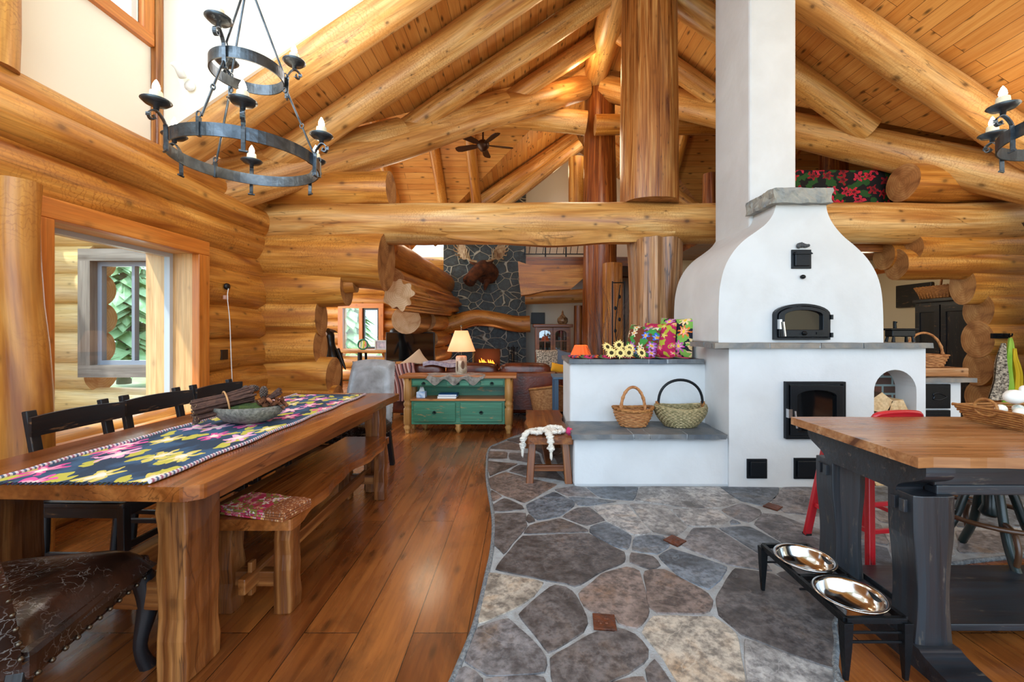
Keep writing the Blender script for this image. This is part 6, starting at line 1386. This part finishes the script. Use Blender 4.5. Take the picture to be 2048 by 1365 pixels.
hang('green_apron', 'bright green apron hanging on the log wall at the right', 'apron', 2018, 4.86, 1.22, .45, .03, .22, plain('lime_green_cloth', '#7fb52c', .85, c2='#a5c84a', vs=4), -.02)
hang('apron', 'beige and brown patterned cloth hanging left of the green apron', 'apron', 2004, 4.80, 1.16, .52, .04, .20, M_spots, -.09, 2)
hang('apron', 'yellow cloth hanging right of the green apron', 'apron', 2028, 4.84, 1.10, .55, .03, .09, plain('yellow_cloth', '#d8b820', .85), .03, 3)
mb = MB(); mb.bb(-.1, .1, 0, .03, -.03, .03)
for x in (-.06, .0, .06): mb.tube([(x, 0, 0), (x, -.05, .0), (x, -.055, .03)], .008, 6)
one('coat_hooks', 'small dark hook rail above the hanging aprons', 'hooks', mb, M_iron, loc=(5.56, 4.93, 1.24))
# rose shawl over the loft rail, loft rail
M_rose = flowers('rose_shawl', '#060306', ['#b00c20', '#c81830', '#8c0818', '#c0203c'], 5.2, .42, 5, '#1c4a18', '#4a0810', wob=.35, inner='#5a0610')
mb = MB(); a0, a1 = XX(1585, 5.55), XX(1786, 5.55)
def sh(u, v): return (a0+(a1-a0)*u, 5.52-.03*cos(u*16)*v+(.0 if v > .12 else (.12-v)*.8), 3.40-.50*max(0, v-.12)+.0)
mb.grid(sh, 40, 14, g=lambda u, v: ((a1-a0)*u, v*.6, 0)); mb.grid(lambda u, v: V(sh(u, v))+V((0, .01, 0)), 40, 14)
one('rose_shawl', 'black shawl with red roses hung over the loft rail beside the chimney', 'shawl', mb, M_rose)
mb = MB(); log(mb, (2.6, 5.64, 3.33), (6.8, 5.64, 3.33), .045, n=12); t = one('loft_handrail', 'slim log handrail of the loft carrying the rose shawl', 'railing', mb, [M_cedarD, M_end])
post('cedar_post', 'dark cedar post in the loft above the rose shawl', XX(1667, 8.6), 8.6, 2.78, 5.4, .27, .24, M_cedarD, .1, n=20)
post('cedar_post', 'short dark cedar post between trunk post and white chimney at loft level', XX(1420, 7.6), 7.6, 2.78, 4.1, .13, .12, M_cedarD, .12, n=16)
t = thing('stair_railing', 'small black iron railing at the loft left of the white chimney', 'railing', (3.1, 8.0, 2.78))
for k in range(9): x = -.45+.09*k; mb = MB(); mb.tube([(x, 0, 0), (x+.02, 0, .25+.55*k/8)], .007, 5); part('baluster', mb, M_iron, t)
mb = MB(); mb.tube([(-.5, 0, .2), (.35, 0, .85)], .012, 6); part('rail', mb, M_iron, t)
# skylights in the far right slope
nrm = V((0, .8916, 1)).normalized()
for i, (px, py, s) in enumerate(((1728, 300, 1), (1640, 290, 1))):
    xc = 6.2+i*-1.6; yc = YR+1.1; mb = MB()
    def q(u, v, e=0): y = yc-.55+1.1*v; return V((xc-.3+.6*u, y, wz(y)))-nrm*(.01+e)
    def strip(u0, u1, v0, v1): mb.add([q(u0, v0, .03), q(u1, v0, .03), q(u1, v1, .03), q(u0, v1, .03), q(u0, v0, -.02), q(u1, v0, -.02), q(u1, v1, -.02), q(u0, v1, -.02)], [(0,1,2,3),(7,6,5,4),(0,4,5,1),(1,5,6,2),(2,6,7,3),(3,7,4,0)], sm=False)
    strip(-.1,0,-.05,1.05); strip(1,1.1,-.05,1.05); strip(0,1,-.05,0); strip(0,1,1,1.05)
    w5 = struct('window_%d' % (5+i), mb, M_trim); mb = MB(); mb.add([q(0,0), q(1,0), q(1,1), q(0,1)], [(0,1,2,3)], sm=False); link('sky_pane', mb, emis('skylight_pane', '#a8c8ff', 1.6), w5)
# ================================================================ chandeliers
M_wroughtI = plain('dark_wrought_iron', '#3a4046', .32, .75, bump=.25, bs=30, c2='#59626a', vs=12)
M_candle = plain('ivory_candle_sleeve', '#e8dfc2', .5, Subsurface_Weight=.0)
M_bulb = emis('glowing_bulb', '#fff0d8', 40)
def ring_band(mb, R_, z0, z1, th=.008, n=64):
    for k in range(n):
        pass
    prof = [(R_, z0), (R_+th, z0), (R_+th, z1), (R_, z1), (R_, z0)]
    vs=[]; 
    for r, z in prof[:4]:
        for k in range(n): a = 2*pi*k/n; vs.append(V((r*cos(a), r*sin(a), z)))
    fs = [((i % 4)*n+k, (i % 4)*n+(k+1) % n, ((i+1) % 4)*n+(k+1) % n, ((i+1) % 4)*n+k) for i in range(4) for k in range(n)]
    mb.add(vs, fs, None, (1,1,1), False)
def candle_arm(root, R_, a, zr):
    Mz = Matrix.Rotation(a, 4, 'Z')
    def T(pts): return [Mz @ V(p) for p in pts]
    mb = MB(); c = smooth_pts([(R_+.012, 0, zr-.10), (R_+.014, 0, zr+.0), (R_+.02, 0, zr+.05), (R_+.055, 0, zr+.095), (R_+.088, 0, zr+.075), (R_+.082, 0, zr+.045), (R_+.062, 0, zr+.05), (R_+.068, 0, zr+.068)], 4)
    for i in range(len(c)-1):
        a_, b_ = Mz @ c[i], Mz @ c[i+1]; mb.bar(a_, b_, .022, .006, up=Mz @ V((0.02, 0, 1)))
    mb.tube(T([(R_+.015, -.02, zr-.10), (R_+.015, .02, zr-.10)]), .007, 6)
    arm = part('scroll_arm', mb, M_wroughtI, root)
    cx = R_+.055; mb = MB(); ctr = Mz @ V((cx, 0, zr+.10))
    mb.lathe([(0,.0),(.012,0),(.014,.02),(.05,.028),(.068,.045),(.066,.049),(.048,.034),(0,.03)], 26, ctr); pan = part('drip_pan', mb, M_wroughtI, arm)
    mb = MB(); mb.lathe([(.030,.032),(.031,.06),(.028,.093),(.022,.098),(0,.094)], 16, ctr); part('candle_sleeve', mb, M_candle, arm)
    mb = MB(); mb.lathe([(.010,.095),(.018,.112),(.015,.13),(.006,.15),(0,.158)], 12, ctr); part('bulb', mb, M_bulb, arm)
def chandelier(loc, label, rot=0, upper=True):
    t = thing('iron_chandelier', label, 'chandelier', loc, rot)
    mb = MB(); ring_band(mb, .39, -.035, .035); part('lower_ring', mb, M_wroughtI, t)
    for k in range(6): candle_arm(t, .395, R(k*60), .0)
    mb = MB(); ring_band(mb, .19, .50, .565); part('upper_ring', mb, M_wroughtI, t)
    for k in range(3): candle_arm(t, .195, R(30+k*120), .53)
    for k in range(3):
        a = R(90+k*120-60+30-30); d = V((cos(a), sin(a), 0))
        def hook(p): 
            mb.tube([p+V((.012*cos(q), 0, .016*sin(q))) for q in [2*pi*j/10 for j in range(10)]], .004, 5, closed=True)
        mb = MB(); p0 = d*.395+V((0,0,.03)); p1 = d*.198+V((0,0,.50)); mb.bar(p0-V((0,0,.07)), p0+V((0,0,.03)), .022, .016, up=(1,0,0)); hook(p0+V((0,0,.045))); mb.tube([p0.lerp(p1, .1), p0.lerp(p1, .5)], .0065, 6); hook(p0.lerp(p1, .52)); mb.tube([p0.lerp(p1, .54), p0.lerp(p1, .93)], .0065, 6); hook(p1-V((0,0,.02))); part('hanging_rod', mb, M_wroughtI, t)
        mb = MB(); p0 = d*.198+V((0,0,.56)); p1 = d*.03+V((0,0,1.02)); hook(p0+V((0,0,.01))); mb.tube([p0.lerp(p1, .06), p0.lerp(p1, .94)], .0065, 6); hook(p1); part('hanging_rod', mb, M_wroughtI, t)
    mb = MB(); mb.tube([V((.05*cos(a), .05*sin(a), 1.03)) for a in [2*pi*k/18 for k in range(18)]], .006, 6, closed=True); part('top_ring', mb, M_wroughtI, t)
    mb = MB()
    zt = 4.95-loc[2] if loc[0] < 0 else rz(loc[0])-loc[2]
    z = 1.04; k = 0
    while z < zt-.03:
        pts = [V((.012*cos(q)*(1 if k % 2 else 0), .012*cos(q)*(0 if k % 2 else 1), z+.022+.022*sin(q))) for q in [2*pi*j/8 for j in range(8)]]; mb.tube(pts, .004, 5, closed=True); z += .036; k += 1
    part('chain', mb, M_wroughtI, t)
    return t
ch = chandelier((-1.68, 2.60, 2.35), 'two tier black wrought iron candle chandelier over the dining table')
chandelier((3.04, 2.20, 2.37), 'black wrought iron candle chandelier partly visible at the right edge', R(167))
point('chandelier_glow', (-1.68, 2.6, 2.75), 9, (1, .80, .55), .3)
point('chandelier_glow', (3.01, 2.2, 2.75), 9, (1, .80, .55), .3)
# ================================================================ trees outside
M_fol = plain('conifer_foliage', '#7aa066', .9, c2='#b4cc9c', vs=2.5); M_trunk = plain('tree_trunk', '#8a7a66', .9, bump=.8, bs=20)
def conifer(x, y, h, lab, bare=False):
    t = thing('conifer' if not bare else 'birch_tree', lab, 'tree', (x, y, -.3), 0)
    mb = MB(); mb.tube([(0,0,0), (.05,0,h*.5), (0,0,h)], [.14*h/6, .1*h/6, .02], 8); part('trunk', mb, M_trunk, t)
    mb = MB(); rnd = random.Random(x*7+y)
    for i in range(46):
        u = i/45; z = h*(.1+.88*u); r = h*.24*(1-u)+.1
        for k in range(7):
            a = rnd.uniform(0, 2*pi); d = V((cos(a), sin(a), 0)); q = V((-sin(a), cos(a), 0)); L = r*rnd.uniform(.6, 1.1)
            if bare: mb.tube([V((0,0,z)), d*L*.5+V((0,0,z+.1)), d*L+V((0,0,z+.35))], [.02,.012,.004], 4)
            else:
                p = [V((0,0,z)), d*L*.5+q*L*.22+V((0,0,z-.05)), d*L+V((0,0,z-.32*L)), d*L*.5-q*L*.22+V((0,0,z-.05))]; mb.add(p+[d*L*.5+V((0,0,z+.12))], [(0,1,4),(1,2,4),(2,3,4),(3,0,4)], sm=False)
    o = part('foliage' if not bare else 'branches', mb, M_fol if not bare else M_trunk, t); 
for i, (x, y, h) in enumerate(((-15.5, 9.5, 6.5), (-12.0, 12.8, 7.5), (-18.5, 14.5, 8), (-9.6, 7.9, 3.2), (-14.5, 18.5, 8))):
    conifer(x, y, h, ['green conifer seen through the left glass of the outdoor window', 'tall green conifer seen through the right half of the outdoor window', 'far conifer behind the others outside the grey window', 'small young conifer close outside the grey framed window', 'distant tall conifer between the other trees outside'][i])
for i, (x, y, h) in enumerate(((-8.0, 16, 6), (-5.0, 18.5, 6.5), (-9.2, 22, 8))):
    conifer(x, y, h, ['conifer seen through the left pane of the far window', 'conifer seen through the right pane of the far window', 'taller conifer farther back beyond the far window'][i])
conifer(-11.0, 9.6, 5, 'pale bare tree with thin branches outside the grey window', True)
